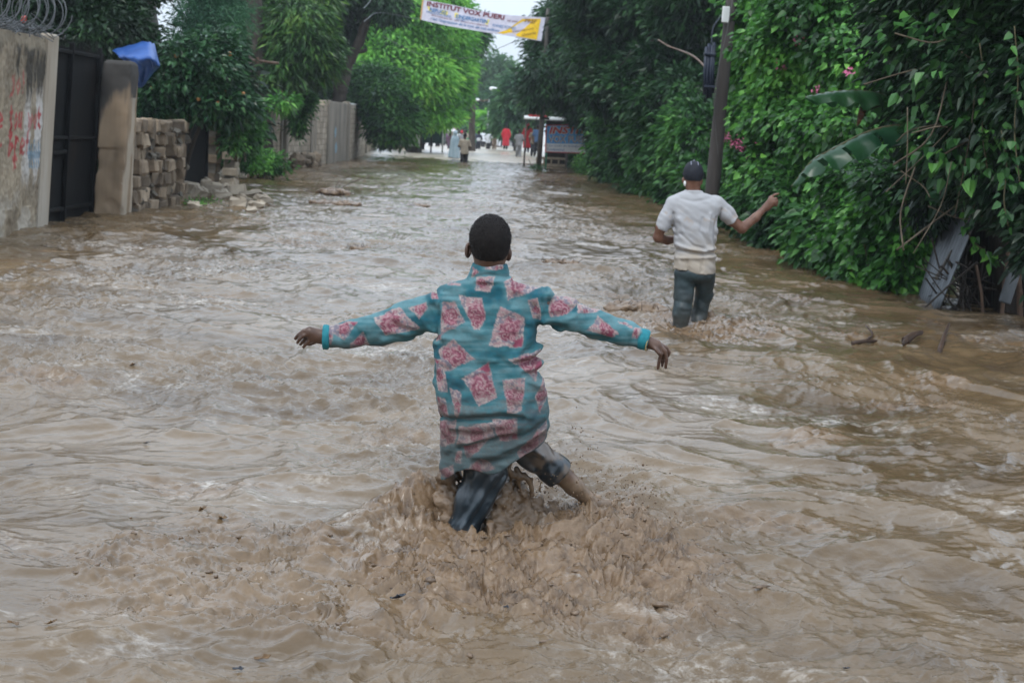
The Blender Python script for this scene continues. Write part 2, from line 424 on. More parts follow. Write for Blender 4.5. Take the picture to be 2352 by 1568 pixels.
def water_material():
    m, nt, b = newmat('muddy_water'); L = nt.links.new
    geo = N(nt,'ShaderNodeNewGeometry')
    mp = N(nt,'ShaderNodeMapping'); mp.inputs['Scale'].default_value = (.9,1.0,1); L(geo.outputs['Position'], mp.inputs[0])
    n1 = N(nt,'ShaderNodeTexNoise', Scale=.9, Detail=7, Roughness=.62, Distortion=.8); L(mp.outputs[0], n1.inputs['Vector'])
    base = ramp(nt, n1.outputs['Fac'], [(.30,(.068,.043,.021)),(.50,(.120,.080,.042)),(.72,(.182,.128,.076))])
    ch = N(nt,'ShaderNodeAttribute', attribute_name='churn')
    n2 = N(nt,'ShaderNodeTexNoise', Scale=11, Detail=8, Roughness=.7); L(mp.outputs[0], n2.inputs['Vector'])
    mud = ramp(nt, n2.outputs['Fac'], [(.32,(.055,.032,.016)),(.48,(.150,.096,.055)),(.75,(.25,.172,.108))])
    mx = N(nt,'ShaderNodeMixRGB'); L(ch.outputs['Fac'], mx.inputs[0]); L(base, mx.inputs[1]); L(mud, mx.inputs[2])
    # thin froth streaks
    mp3 = N(nt,'ShaderNodeMapping'); mp3.inputs['Scale'].default_value = (1.0,1.25,1); L(geo.outputs['Position'], mp3.inputs[0])
    n3 = N(nt,'ShaderNodeTexNoise', Scale=4.6, Detail=10, Roughness=.72, Distortion=.9); L(mp3.outputs[0], n3.inputs['Vector'])
    n4 = N(nt,'ShaderNodeTexNoise', Scale=.55, Detail=3); L(mp3.outputs[0], n4.inputs['Vector'])
    mu = N(nt,'ShaderNodeMath', operation='MULTIPLY'); L(n3.outputs['Fac'], mu.inputs[0]); L(n4.outputs['Fac'], mu.inputs[1])
    fm = N(nt,'ShaderNodeMapRange'); fm.inputs['From Min'].default_value=.285; fm.inputs['From Max'].default_value=.40; fm.inputs['To Max'].default_value=.6; L(mu.outputs[0], fm.inputs['Value']); n7 = N(nt,'ShaderNodeTexNoise', Scale=24, Detail=6, Roughness=.7); L(geo.outputs['Position'], n7.inputs['Vector']); m7 = N(nt,'ShaderNodeMapRange'); m7.inputs['From Min'].default_value=.42; m7.inputs['From Max'].default_value=.58; L(n7.outputs['Fac'], m7.inputs['Value']); fx = N(nt,'ShaderNodeMath', operation='MULTIPLY'); L(fm.outputs[0], fx.inputs[0]); L(m7.outputs[0], fx.inputs[1])
    fo = N(nt,'ShaderNodeMixRGB'); L(fx.outputs[0], fo.inputs[0]); L(mx.outputs[0], fo.inputs[1]); fo.inputs[2].default_value = (.56,.52,.46,1)
    L(fo.outputs[0], b.inputs['Base Color'])
    rr = N(nt,'ShaderNodeMapRange'); rr.inputs['To Min'].default_value=.06; rr.inputs['To Max'].default_value=.17; L(ch.outputs['Fac'], rr.inputs['Value'])
    L(rr.outputs[0], b.inputs['Roughness']); b.inputs['IOR'].default_value = 1.40; b.inputs['Specular IOR Level'].default_value = .5
    mp5 = N(nt,'ShaderNodeMapping'); mp5.inputs['Scale'].default_value = (1,1.05,1); L(geo.outputs['Position'], mp5.inputs[0])
    n5 = N(nt,'ShaderNodeTexNoise', Scale=30, Detail=5, Roughness=.6, Distortion=.15); L(mp5.outputs[0], n5.inputs['Vector'])
    bp = N(nt,'ShaderNodeBump', Strength=.55, Distance=.008); L(n5.outputs['Fac'], bp.inputs['Height'])
    n6 = N(nt,'ShaderNodeTexNoise', Scale=6, Detail=7, Roughness=.62, Distortion=.2); L(mp5.outputs[0], n6.inputs['Vector'])
    bp2 = N(nt,'ShaderNodeBump', Strength=.7, Distance=.022)
    pa = N(nt,'ShaderNodeAttribute', attribute_name='patch'); pr = N(nt,'ShaderNodeMapRange'); pr.inputs['To Min'].default_value=.35; pr.inputs['To Max'].default_value=1.0; L(pa.outputs['Fac'],pr.inputs['Value']); L(pr.outputs[0],bp.inputs['Strength']); L(pr.outputs[0],bp2.inputs['Strength']); L(n6.outputs['Fac'], bp2.inputs['Height']); L(bp.outputs[0], bp2.inputs['Normal'])
    L(bp2.outputs[0], b.inputs['Normal'])
    return m
M_WATER = water_material()
build_water()

# ================================================================== ground sheet to the horizon, road rising out of the water far off
def ground_z(x, y):
    cx = -2.6-.012*(y-40); d = np.abs(x-cx)
    lx = np.where(x<cx, 1, 0)
    half = np.where(lx>0, 3.6+0.045*np.clip(y,0,60)*0+ .6, 5.6)
    edge = np.where(x<0, -6.3-.030*np.clip(y-18,0,70), 4.35-.017*np.clip(y-14,0,60))
    out = np.where(x<0, edge-x, x-edge-1.3)
    bank = -.55+.68*sstep(-.9,.8,out)+.10*perlin2(x*.5,y*.5,61)*sstep(-.5,1,out)+.05*np.clip(out-2,0,10)*0
    road = -.55+.62*sstep(58,72,y+3.5*perlin2(x*.25,y*.2,62))+.05*perlin2(x*.4,y*.3,63)*sstep(60,75,y)
    return np.maximum(bank, road)
def build_ground():
    ys = np.concatenate([np.linspace(-12,12,14)[:-1], np.linspace(12,110,260), np.array([118,130,150,180,230,300,420,700,1400,3000])])
    xs = np.concatenate([[-2500,-800,-300,-120,-60,-35],np.linspace(-24,20,190),[30,55,110,300,800,2500]])
    Y,X = np.meshgrid(ys,xs,indexing='ij'); z = ground_z(X,Y)
    V = np.stack([X,Y,z],-1).reshape(-1,3); nc = len(xs); nr = len(ys)
    i = np.arange((nr-1)*(nc-1)); q = i//(nc-1)*nc+i%(nc-1)
    return mk('ground', V, np.stack([q,q+1,q+nc+1,q+nc],1), M_GROUND, smooth=True, kind='structure')
M_GROUND = noisy('wet_earth', [(.3,(.34,.28,.21)),(.52,(.48,.42,.34)),(.72,(.58,.52,.44))], 1.3, .25, .4, 9, bdist=.05, spec=.5)
build_ground()
# ================================================================== plants
def leaf_mesh(P, D, Nn, Ln, Wd, fold=.25, shape='lance'):
    "leaves as folded blades: base points P, directions D, facing Nn, lengths and widths; all arrays"
    n = len(P)
    D = D/(np.linalg.norm(D,axis=1)[:,None]+1e-9)
    S = np.cross(D, Nn); S /= np.linalg.norm(S,axis=1)[:,None]+1e-9
    U = np.cross(S, D)
    Ln = np.asarray(Ln)[:,None]; Wd = np.asarray(Wd)[:,None]
    if shape == 'lance':
        m = P+D*Ln*.42; bend = -np.array([0,0,1.0])*Ln*.12
        V = np.stack([P, m+S*Wd/2+U*Wd*fold, P+D*Ln+bend, m-S*Wd/2+U*Wd*fold],1).reshape(-1,3)
        i = np.arange(n)*4; return V, np.stack([i,i+1,i+2,i+3],1)
    # broad leaf: six points, heart-like
    m1 = P+D*Ln*.22; m2 = P+D*Ln*.62; bend = -np.array([0,0,1.0])*Ln*.18
    V = np.stack([P, m1+S*Wd*.5+U*Wd*fold, m2+S*Wd*.36+U*Wd*fold*.6+bend*.3, P+D*Ln+bend, m2-S*Wd*.36+U*Wd*fold*.6+bend*.3, m1-S*Wd*.5+U*Wd*fold],1).reshape(-1,3)
    i = np.arange(n)*6
    return V, np.concatenate([np.stack([i,i+1,i+2,i+3],1), np.stack([i,i+3,i+4,i+5],1)])
def spray_points(blobs, n, shell=.55, rng=RNG):
    "spray centres filling ovals (cx,cy,cz,rx,ry,rz), denser toward the outside; also the outward direction"
    B = np.array(blobs,float); vol = (B[:,3]*B[:,4]*B[:,5])**(2/3); k = rng.choice(len(B), n, p=vol/vol.sum())
    d = rng.normal(size=(n,3)); d /= np.linalg.norm(d,axis=1)[:,None]
    r = shell+(1-shell)*rng.random(n)**.6
    lump = 1+.22*fbm3(d*2.3+k[:,None]*3.1,7,2)
    P = B[k,:3]+d*B[k,3:]*(r*lump)[:,None]
    return P, d
def foliage(name, parent, mat, blobs, sprays, per, spread, size, aspect=.4, droop=.5, shape='lance', shell=.5, minz=-.05, layered=0, fold=.25, out=1.0, kind=None):
    P, d = spray_points(blobs, sprays, shell)
    if layered: P[:,2] += layered*.5*np.sin(P[:,2]/layered*2*PI)*.6
    C = np.repeat(P,per,0); O = np.repeat(d,per,0); n = len(C)
    r = RNG.normal(size=(n,3))*np.array([1,1,.55 if layered==0 else .22])
    Q = C + r*spread
    D = O*.8*out+r*.9+RNG.normal(size=(n,3))*.45; D[:,2] -= droop*1.6
    Nn = RNG.normal(size=(n,3))*.55+np.array([0,0,1.0])+O*.35
    Ln = size*(.6+.8*RNG.random(n)); ok = Q[:,2] > minz
    V,F = leaf_mesh(Q[ok],D[ok],Nn[ok],Ln[ok],Ln[ok]*aspect*(.8+.4*RNG.random(ok.sum())),fold,shape)
    return mk(name, V, F, mat, parent, smooth=False, kind=kind)
def pblob(x, y, rx, ry, Y, ryd):
    "an oval given by its place and half-size in the photo and its depth"
    p = at(x,y,Y); k = mpp(Y); return (p[0],p[1],p[2],rx*k,ryd,ry*k)

G_DARK  = leafmat('leaf_dark',  [(0.0053, 0.0197, 0.0089), (0.0122, 0.0429, 0.0163), (0.0267, 0.0847, 0.0267), (0.0665, 0.169, 0.0469)], .38, .22)
G_SHADE = leafmat('leaf_dark_shaded',[(0.003, 0.0109, 0.005), (0.0064, 0.0226, 0.0086), (0.0137, 0.0433, 0.0137), (0.0337, 0.0856, 0.0238)],.4,.2)  # leaf_dark again, with shade put into the colour
G_LANCE = leafmat('leaf_mango', [(0.0091, 0.0294, 0.0091), (0.0232, 0.0704, 0.0176), (0.064, 0.16, 0.035), (0.184, 0.3128, 0.0644)], .35, .25)
G_BRITE = leafmat('leaf_bright',[(0.0328, 0.108, 0.0256), (0.102, 0.304, 0.05), (0.2247, 0.5544, 0.084), (0.3828, 0.66, 0.1232)], .5, .35, .5)
G_VINE  = leafmat('leaf_vine',  [(0.0079, 0.0292, 0.0079), (0.0274, 0.097, 0.0202), (0.0907, 0.2793, 0.0468), (0.2802, 0.6166, 0.1121)], .36, .35, .9)
G_HEDGE = leafmat('leaf_hedge', [(0.006, 0.0264, 0.0088), (0.0218, 0.078, 0.0218), (0.061, 0.184, 0.042), (0.17, 0.4, 0.08)], .4, .3, .8)
G_CITR  = leafmat('leaf_citrus',[(0.0084, 0.0315, 0.0168), (0.0208, 0.0664, 0.0288), (0.051, 0.135, 0.051), (0.1232, 0.2475, 0.0913)], .28, .2, 1.4)
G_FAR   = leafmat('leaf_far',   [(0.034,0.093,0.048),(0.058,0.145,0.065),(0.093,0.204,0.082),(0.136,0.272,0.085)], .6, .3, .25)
G_FINE  = leafmat('leaf_feather',[(0.0102, 0.0426, 0.0264), (0.0221, 0.0832, 0.0442), (0.051, 0.153, 0.0698), (0.1152, 0.2754, 0.1071)], .42, .3, .7)
BARK   = noisy('bark',[(.3,(.022,.017,.013)),(.55,(.055,.043,.033)),(.75,(.10,.085,.068))],6,.85,.8,22,stretch=(1,1,.25),bdist=.03)
BARK_G = noisy('grey_bark',[(.3,(.07,.065,.062)),(.55,(.13,.12,.115)),(.75,(.19,.175,.165))],4,.8,.6,20,stretch=(1,1,.3),bdist=.02)
STEM   = noisy('stem',[(.3,(.05,.045,.02)),(.7,(.12,.10,.05))],8,.7,.3)

def limb(mb, pts, r0, r1, n=9, seg=16):
    P = spline(pts, seg); R = interp_r([r0,(r0+r1)/2*1.05,r1], len(P)); P = P+RNG.normal(0,.12*r1,P.shape); mb.tube(P,R,n,.10)
def trunk(root, pts, r0, r1, mat=None, forks=()):
    mb = MB(); limb(mb, pts, r0, r1)
    for f in forks: limb(mb, *f)
    return mb.build('trunk', mat or BARK, root, smooth=True)

# ---- trees behind the wall, street's far-off left corner
def tree(name, label, blobs, trunk_pts, r0, r1, mat, sprays, per, spread, size, bark=None, forks=(), cat='tree', group=None, **k):
    base = np.array(trunk_pts[0]); t = thing(name, label, cat, base, group)
    trunk(t, trunk_pts, r0, r1, bark, forks)
    foliage('crown', t, mat, blobs, sprays, per, spread, size, **k)
    return t
def A(x,y,Y): return at(x,y,Y)
def down(p, z=-.3): q = np.array(p); q[2] = z; return q

tree('tree','dark broad tree with a smooth grey trunk rising behind the blue tarpaulin',
     [pblob(130,20,190,80,26,1.6),pblob(250,75,95,65,25.5,1.3),pblob(60,-60,230,90,26,1.8),pblob(290,-60,90,55,27,1.4),pblob(190,85,60,45,25.5,.9)],
     [down(A(357,300,27.5)),A(352,150,27.5),A(345,60,27.5),A(338,-60,27.5)], .17,.13, G_SHADE, 1500,16,.16,.13, BARK_G,
     forks=[([A(345,60,27.5),A(300,-10,27),A(230,-50,26.5)],.09,.04)], aspect=.5, droop=.35)
tree('tree','feathery bluish green tree leaning over the citrus bush',
     [pblob(482,60,76,70,31,1.3),pblob(500,5,64,60,32,1.2),pblob(460,-45,66,46,31,1.2),pblob(520,100,34,34,32,.7),pblob(420,122,34,36,31,.7)],
     [down(A(470,330,31.5)),A(475,200,31.5),A(470,90,31.5),A(465,-30,31.5)], .12,.06, G_FINE, 1300,22,.14,.075,
     forks=[([A(470,100,31.5),A(520,40,31.7),A(560,0,32)],.06,.02),([A(470,100,31.5),A(420,40,31.3),A(395,10,31)],.05,.02)], aspect=.32, droop=.6)
tree('tree','dark trunked mango tree with drooping leaf sprays before the block wall',
     [pblob(650,5,110,66,45,1.2),pblob(590,100,66,56,45.5,.8),pblob(690,110,80,55,43,1.0),pblob(725,160,50,32,43,.6),pblob(650,172,50,24,42.5,.6),pblob(550,20,70,46,45.5,.9),pblob(690,50,70,45,43,.8)],
     [down(A(604,365,42.6)),A(596,230,42.6),A(587,110,42.6),A(577,-60,42.6)], .30,.24, G_LANCE, 950,18,.21,.30,
     forks=[([A(586,120,43.5),A(640,60,43.3),A(690,30,43.1)],.10,.04),([A(594,200,43.5),A(650,170,43.1),A(705,165,42.9)],.06,.02)], aspect=.2, droop=.75)
tree('tree','tall dark tree whose trunk forks wide above the concrete wall',
     [pblob(760,-10,110,50,61.5,2.0),pblob(870,-10,60,38,60.5,1.6),pblob(725,90,36,60,60.5,1.2),pblob(700,-20,80,50,58.0,1.9),pblob(805,70,20,30,62,.9),pblob(890,25,34,26,60,1.0)],
     [down(A(785,330,60)),A(780,235,60),A(783,205,60),A(790,180,60)], .30,.26, G_DARK, 1250,18,.27,.25,
     forks=[([A(783,215,60),A(796,160,60),A(825,95,60),A(850,30,60),A(868,-40,60)],.24,.15,10,20),([A(784,225,60),A(765,150,60),A(752,70,60),A(745,-50,60)],.22,.16,10,20),([A(815,118,60),A(835,118,60),A(842,112,60)],.10,.06)], aspect=.3, droop=.65)
# citrus bush with fruit, and greenery along the wall foot
t = thing('citrus_bush','glossy round leaved citrus bush with orange fruit over the broken wall','bush',down(A(430,400,26.5),0))
mb = MB()
for q in ((400,200),(450,190),(500,210),(540,220),(360,230)): limb(mb,[down(A(385+(q[0]-450)*.15,400,27.2)),A(415+(q[0]-450)*.5,290,26.9),A(*q,26.5)],.05,.015)
mb.build('trunk',BARK,t,True)
foliage('foliage',t,G_CITR,[pblob(440,160,95,70,26,.9),pblob(508,170,48,70,26.5,.7),pblob(370,215,68,48,25.7,.7),pblob(470,235,105,42,26,.7),pblob(528,232,34,50,26.5,.5),pblob(330,255,35,25,25.6,.5),pblob(505,110,40,40,26.5,.6)],1250,14,.12,.115,aspect=.55,droop=.3,shape='broad')
FRUIT = plain('orange_peel',(.42,.20,.07),.5)
for (x,y,r,Y) in ((405,128,9,25.1),(517,213,10,25.7),(558,216,10,25.9),(503,216,9,25.6),(456,228,8,25.2),(528,125,9,25.8),(500,236,7,25.4),(347,203,6,24.9)):
    f = Field(A(x,y,Y)-.12,A(x,y,Y)+.12,.012); f.ell(A(x,y,Y),np.array([.038,.038,.042])*r/9,0); P,Q = f.mesh(); mk('fruit',P,Q,FRUIT,t)
def bush(label, blobs, mat, sprays, per, spread, size, cat='bush', name='bush', group=None, stems=4, **k):
    B = np.array(blobs); c = B[:,:3].mean(0); base = down(c, max(-.3,(B[:,2]-B[:,5]).min()-.15)); t = thing(name,label,cat,base,group)
    mb = MB()
    for i in range(stems):
        b = B[i%len(B)]; limb(mb,[base+RNG.normal(0,.10,3)*[1,1,0],(base+b[:3])/2+RNG.normal(0,.08,3),b[:3]+RNG.normal(0,.15,3)],.03,.01,6,10)
    mb.build('stem',STEM,t,True); foliage('foliage',t,mat,blobs,sprays,per,spread,size,**k); return t
bush('bright green weeds crowding the foot of the block wall',[pblob(572,365,38,28,36,.5),pblob(615,375,40,20,37,.5),pblob(585,358,24,16,37,.4)],G_VINE,230,14,.11,.12,aspect=.4,droop=.2)
bush('shadowy creeper hanging over the block wall beside the mango trunk',[pblob(685,268,14,40,44,.4),pblob(696,232,22,18,44,.4)],G_HEDGE,260,13,.12,.13,aspect=.4,droop=.6)
bush('fan of pale green leaves sprouting by the trunk base',[pblob(648,236,22,10,37,.4),pblob(656,228,14,7,37,.3)],G_VINE,34,11,.12,.22,aspect=.25,droop=.5)
bush('dark leafy shrub tangled round the broken block piers',[pblob(556,290,30,55,32,.5),pblob(568,318,16,34,33,.4),pblob(545,250,40,35,31,.6),pblob(536,315,10,36,31,.25)],G_HEDGE,420,14,.13,.12,aspect=.45,droop=.4)
bush('full dark green shrub spilling past the end of the grey wall',[pblob(880,245,45,70,64,1.6),pblob(905,285,40,48,63,1.4),pblob(850,215,32,60,65,1.5),pblob(930,270,22,36,64,1.2),pblob(870,180,35,30,66,1.4)],G_HEDGE,900,14,.26,.26,aspect=.4,droop=.5)
bush('low grass tuft at the water edge under the dark shrub',[pblob(880,328,26,7,70,.6),pblob(905,322,16,6,71,.5)],G_VINE,90,12,.16,.2,aspect=.18,droop=-.3,stems=2)
# the big sunlit-looking tree and those beyond
tree('tree','big bright green tree with heaped rounded crown beyond the shrub',
     [pblob(915,60,110,85,80,3.2),pblob(985,80,85,85,82,3),pblob(880,150,65,60,78,2.6),pblob(950,170,90,60,79,2.8),pblob(1020,150,55,60,83,2.6),pblob(960,235,75,40,80,2.2),pblob(1030,215,44,42,83,2),pblob(920,-20,120,60,82,3),pblob(1050,90,30,40,84,2),pblob(1030,30,42,40,84,2),pblob(1000,262,50,25,80,1.5)],
     [down(A(952,330,82)),A(953,280,82),A(955,210,82),A(965,120,82)], .45,.3, G_BRITE, 2600,20,.34,.34, BARK,
     forks=[([A(955,210,82),A(990,140,82),A(1030,80,82)],.22,.08),([A(955,220,82),A(920,150,81),A(890,90,80)],.22,.08)], aspect=.4, droop=.45, shell=.62)
tree('tree','rounded tree with thin greyish crown showing under the banner',
     [pblob(1085,90,22,34,98,1.6),pblob(1090,60,18,22,98,1.4)],[down(A(1085,330,98)),A(1085,200,98),A(1086,100,98)],.25,.12,G_HEDGE,300,14,.34,.34,aspect=.45,droop=.3)
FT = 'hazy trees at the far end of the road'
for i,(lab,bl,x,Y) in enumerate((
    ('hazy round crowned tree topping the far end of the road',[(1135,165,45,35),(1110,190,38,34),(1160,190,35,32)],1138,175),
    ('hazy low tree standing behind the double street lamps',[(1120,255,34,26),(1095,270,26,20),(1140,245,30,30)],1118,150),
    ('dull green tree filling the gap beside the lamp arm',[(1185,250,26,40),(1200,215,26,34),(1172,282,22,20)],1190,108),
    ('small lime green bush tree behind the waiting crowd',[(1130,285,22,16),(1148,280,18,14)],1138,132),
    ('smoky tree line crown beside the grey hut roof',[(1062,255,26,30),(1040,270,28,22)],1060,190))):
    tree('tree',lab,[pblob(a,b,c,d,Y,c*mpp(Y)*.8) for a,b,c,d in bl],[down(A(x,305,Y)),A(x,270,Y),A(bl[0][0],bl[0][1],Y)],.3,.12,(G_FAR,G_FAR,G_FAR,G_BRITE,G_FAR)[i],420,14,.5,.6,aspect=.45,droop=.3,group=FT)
# ---- the other side
tree('tree','drooping dark tree shading the painted school sign',
     [pblob(1285,110,70,55,61,2.2),pblob(1256,175,44,52,57.5,1.2),pblob(1300,190,58,50,60,2.2),pblob(1342,245,40,34,59,1.6),pblob(1310,60,70,60,60,2.4),pblob(1392,315,16,40,57,.7),pblob(1236,226,24,18,57.5,.9),pblob(1345,145,50,80,57,2.0),pblob(1285,60,26,40,61,1.0),pblob(1388,250,24,44,56,1.1)],
     [down(A(1358,400,60)),A(1352,320,60),A(1330,230,60),A(1310,130,60)], .22,.12, G_DARK, 1700,18,.26,.27, BARK,
     forks=[([A(1335,240,60),A(1290,190,60),A(1250,170,60)],.10,.04),([A(1315,150,60),A(1280,110,60),A(1245,95,60)],.09,.03)], aspect=.33, droop=.7)
tree('tree','wide tree with layered leaf tiers arching behind the leaning pole',
     [pblob(1400,60,110,32,44,2.2),pblob(1500,30,120,34,41,2.2),pblob(1420,130,90,24,42,1.8),pblob(1470,190,110,26,40,1.8),pblob(1540,140,90,26,38,1.8),pblob(1590,50,80,36,37,1.8),pblob(1400,220,60,30,43,1.5),pblob(1520,235,80,26,38,1.6),pblob(1580,200,60,30,36,1.3),pblob(1440,-20,160,40,42,2.4),pblob(1600,-20,110,40,36,1.8),pblob(1480,100,130,90,44,1.5)],
     [down(A(1560,470,38)),A(1545,340,38.5),A(1520,220,39),A(1500,80,40),A(1480,-40,41)], .24,.13, G_DARK, 2400,20,.24,.22, BARK,
     forks=[([A(1520,220,39),A(1460,160,40),A(1410,110,42)],.10,.03),([A(1505,100,40),A(1560,60,38),A(1610,30,37)],.10,.03)], aspect=.45, droop=.25, shell=.4)
bush('long roadside hedge of mixed green creepers beyond the leaning pole',
     [pblob(1424,330,34,85,51,1.3),pblob(1430,350,60,80,48,1.5),pblob(1480,350,70,90,43,1.5),pblob(1530,350,70,95,38,1.4),pblob(1590,330,60,110,34,1.3),pblob(1440,270,70,50,46,1.4),pblob(1540,270,70,45,38,1.3),pblob(1396,386,16,18,55,.7),pblob(1500,425,45,25,40,.8),pblob(1570,440,50,28,35,.8),pblob(1620,420,40,60,32,.8)],
     G_HEDGE,3600,16,.2,.17,name='hedge',cat='hedge',stems=9,aspect=.5,droop=.45,shape='broad')
bush('low bright grass clump between the sign and the hedge',[pblob(1337,378,16,14,58,.5),pblob(1350,390,16,12,56,.5)],G_VINE,120,12,.12,.17,aspect=.2,droop=-.2,stems=3)
bush('bright heart leaved vine curtain with pink flowers beside the leaning pole',
     [pblob(1765,130,80,110,26,1.0),pblob(1840,110,110,100,22,1.1),pblob(1800,20,110,70,24.5,1.0),pblob(1900,30,100,60,21,1.0),pblob(1752,260,62,90,26.5,.9),pblob(1810,260,80,80,22,.9),pblob(1900,300,70,70,20,.8),pblob(1960,130,70,70,20,.9),pblob(1735,380,52,70,26.5,.7),pblob(1790,390,60,60,22,.7),pblob(1960,290,70,50,19,.7)],
     G_VINE,5200,15,.13,.10,name='vine',cat='vine',stems=11,aspect=.85,droop=.75,shape='broad',fold=.12)
bush('dark lower creepers trailing into the flood behind the pointing man',
     [pblob(1710,470,50,50,26.5,.6),pblob(1760,480,60,55,23,.7),pblob(1830,470,60,70,20.5,.7),pblob(1880,540,50,60,18.5,.6),pblob(1800,540,50,36,21,.6),pblob(1680,530,26,20,27,.5)],
     G_HEDGE,1800,15,.13,.115,name='vine',cat='vine',stems=7,aspect=.7,droop=.7,shape='broad',fold=.12)
bush('deep green vine mass hanging to the water beside the tin sheet',
     [pblob(1980,440,80,70,17.5,.7),pblob(2010,530,60,70,16.5,.6),pblob(1960,560,50,70,17,.6),pblob(2060,450,60,60,16,.6),pblob(1990,630,45,36,16.5,.45),pblob(2070,560,40,70,16,.5),pblob(2065,640,34,30,15.8,.4)],
     G_VINE,1900,14,.10,.092,name='vine',cat='vine',stems=7,aspect=.8,droop=.8,shape='broad',fold=.12)
# the dark tree at the near bank; upper out-of-view crown added for its shade
tree('tree','near dark tree draped in creepers over the tin shack',
     [pblob(2180,60,150,110,14.5,1.0),pblob(2290,180,130,150,13.3,.9),pblob(2130,230,80,110,15,.7),pblob(2230,330,110,90,14,.7),pblob(2330,380,80,120,13,.6),pblob(2110,130,70,110,16,.8),pblob(2280,-40,180,90,13.6,1.1),pblob(2080,20,80,80,16.5,.9),pblob(2420,150,120,240,12.6,.8),pblob(2200,420,80,45,14.4,.5),pblob(2460,520,90,160,12.4,.6),pblob(2260,-230,260,110,14.5,1.9),pblob(2480,-120,160,160,12.5,1.6),pblob(2130,470,46,60,15.3,.4),pblob(2330,470,50,40,13.2,.4)],
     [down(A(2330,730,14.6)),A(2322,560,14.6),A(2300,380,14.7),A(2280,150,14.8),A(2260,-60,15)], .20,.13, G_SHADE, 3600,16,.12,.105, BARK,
     forks=[([A(2300,380,14.7),A(2230,250,14.6),A(2160,150,14.8)],.09,.03),([A(2310,430,14.7),A(2380,300,14),A(2420,150,13.5)],.09,.03)], aspect=.5, droop=.6, shape='broad')

# dark growth filling the yards on both sides
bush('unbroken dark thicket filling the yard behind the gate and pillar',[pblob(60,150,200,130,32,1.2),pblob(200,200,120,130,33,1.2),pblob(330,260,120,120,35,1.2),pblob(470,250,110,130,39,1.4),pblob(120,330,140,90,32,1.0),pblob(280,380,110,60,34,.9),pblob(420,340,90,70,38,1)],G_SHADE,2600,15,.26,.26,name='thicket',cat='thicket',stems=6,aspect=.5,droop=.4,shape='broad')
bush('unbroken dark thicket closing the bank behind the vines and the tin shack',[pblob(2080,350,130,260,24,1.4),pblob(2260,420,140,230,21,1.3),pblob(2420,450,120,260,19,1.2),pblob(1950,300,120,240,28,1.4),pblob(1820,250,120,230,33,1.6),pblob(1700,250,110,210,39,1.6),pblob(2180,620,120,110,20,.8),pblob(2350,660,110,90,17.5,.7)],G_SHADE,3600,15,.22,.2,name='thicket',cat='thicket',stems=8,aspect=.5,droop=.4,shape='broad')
bush('dim wall of trees behind the hedge and the school sign',[pblob(1420,250,110,150,66,3),pblob(1560,220,130,200,56,2.6),pblob(1340,200,70,90,74,2.6),pblob(1270,235,60,40,88,2.6),pblob(1330,300,40,60,80,1.5)],G_DARK,1700,15,.4,.4,name='thicket',cat='thicket',stems=8,aspect=.45,droop=.5)
bush('dim wall of trees behind the far grey wall and the fork trunk',[pblob(660,230,110,90,62,2),pblob(560,150,140,120,56,2),pblob(750,200,60,60,72,2.2),pblob(725,100,50,80,70,2)],G_DARK,1300,15,.36,.36,name='thicket',cat='thicket',stems=8,aspect=.4,droop=.6)

def strand(parent, pts, Y, n, size, mat):
    "a trailing shoot with leaves along it"
    P = spline([at(x,y,Y) for x,y in pts],18); mb = MB(); mb.tube(P,.006,5); mb.build('shoot',STEM,parent,True)
    k = RNG.integers(0,len(P),n); C = P[k]+RNG.normal(0,.02,(n,3)); D = RNG.normal(size=(n,3))*[1,.8,.4]-[0,0,.9]; V,F = leaf_mesh(C,D,RNG.normal(size=(n,3))*.4+[0,-.6,.8],size*RNG.uniform(.6,1.2,n),size*.8*RNG.uniform(.6,1.1,n),.12,'broad'); mk('shoot_leaves',V,F,mat,parent,False)
nd = [o for o in bpy.data.objects if o.get('label','').startswith('near dark tree')][0]
for pts,Y in (([(2085,250),(2078,330),(2088,400),(2080,470)],14.6),([(2250,100),(2262,200),(2256,300),(2268,390)],12.6),([(2330,60),(2338,180),(2330,300),(2342,420)],12.0),([(2180,180),(2190,260),(2184,340)],13.4),([(2210,480),(2228,545),(2260,575),(2290,600)],13.3),([(2150,60),(2140,140),(2150,220)],13.8),([(2300,300),(2312,380),(2306,460),(2316,520)],12.2)): strand(nd,pts,Y,26,.095,G_VINE if pts[0][1]>400 else G_HEDGE)
vm = [o for o in bpy.data.objects if o.get('label','').startswith('deep green vine mass')][0]
for pts in ([(1985,560),(1995,620),(1990,665)],[(2010,600),(2016,650),(2012,690)],[(2050,600),(2058,660),(2050,695)],[(1960,580),(1955,630)],[(2090,540),(2095,620),(2088,670)]): strand(vm,pts,15.9,22,.095,G_VINE)

for lab,mat,bl,n,per,sp,size in (('near dark tree',G_HEDGE,[pblob(2150,120,110,110,13.8,.9),pblob(2200,330,90,90,13.2,.6)],70,10,.16,.11),('long roadside hedge',G_VINE,[pblob(1420,320,50,60,50,1.2),pblob(1520,330,60,70,39,1.2),pblob(1600,350,50,70,33,1.0),pblob(1460,280,50,40,44,1)],330,12,.2,.15),('dark lower creepers',G_VINE,[pblob(1740,450,60,50,24,.6),pblob(1830,430,50,50,20.5,.6)],120,10,.14,.12)):
    o = [q for q in bpy.data.objects if q.get('label','').startswith(lab)][0]
    foliage('brighter_sprays',o,mat,bl,n,per,sp,size,aspect=.7,droop=.6,shape='broad')
mb = MB(); o = [q for q in bpy.data.objects if q.get('label','').startswith('near dark tree')][0]
for k in range(26):
    p = at(RNG.uniform(2080,2350),RNG.uniform(60,520),RNG.uniform(12.6,13.6)); d = RNG.normal(size=3)*[.25,.1,.3]; mb.tube(spline([p-d,p+RNG.normal(0,.05,3),p+d],8),RNG.uniform(.004,.009),5,.2)
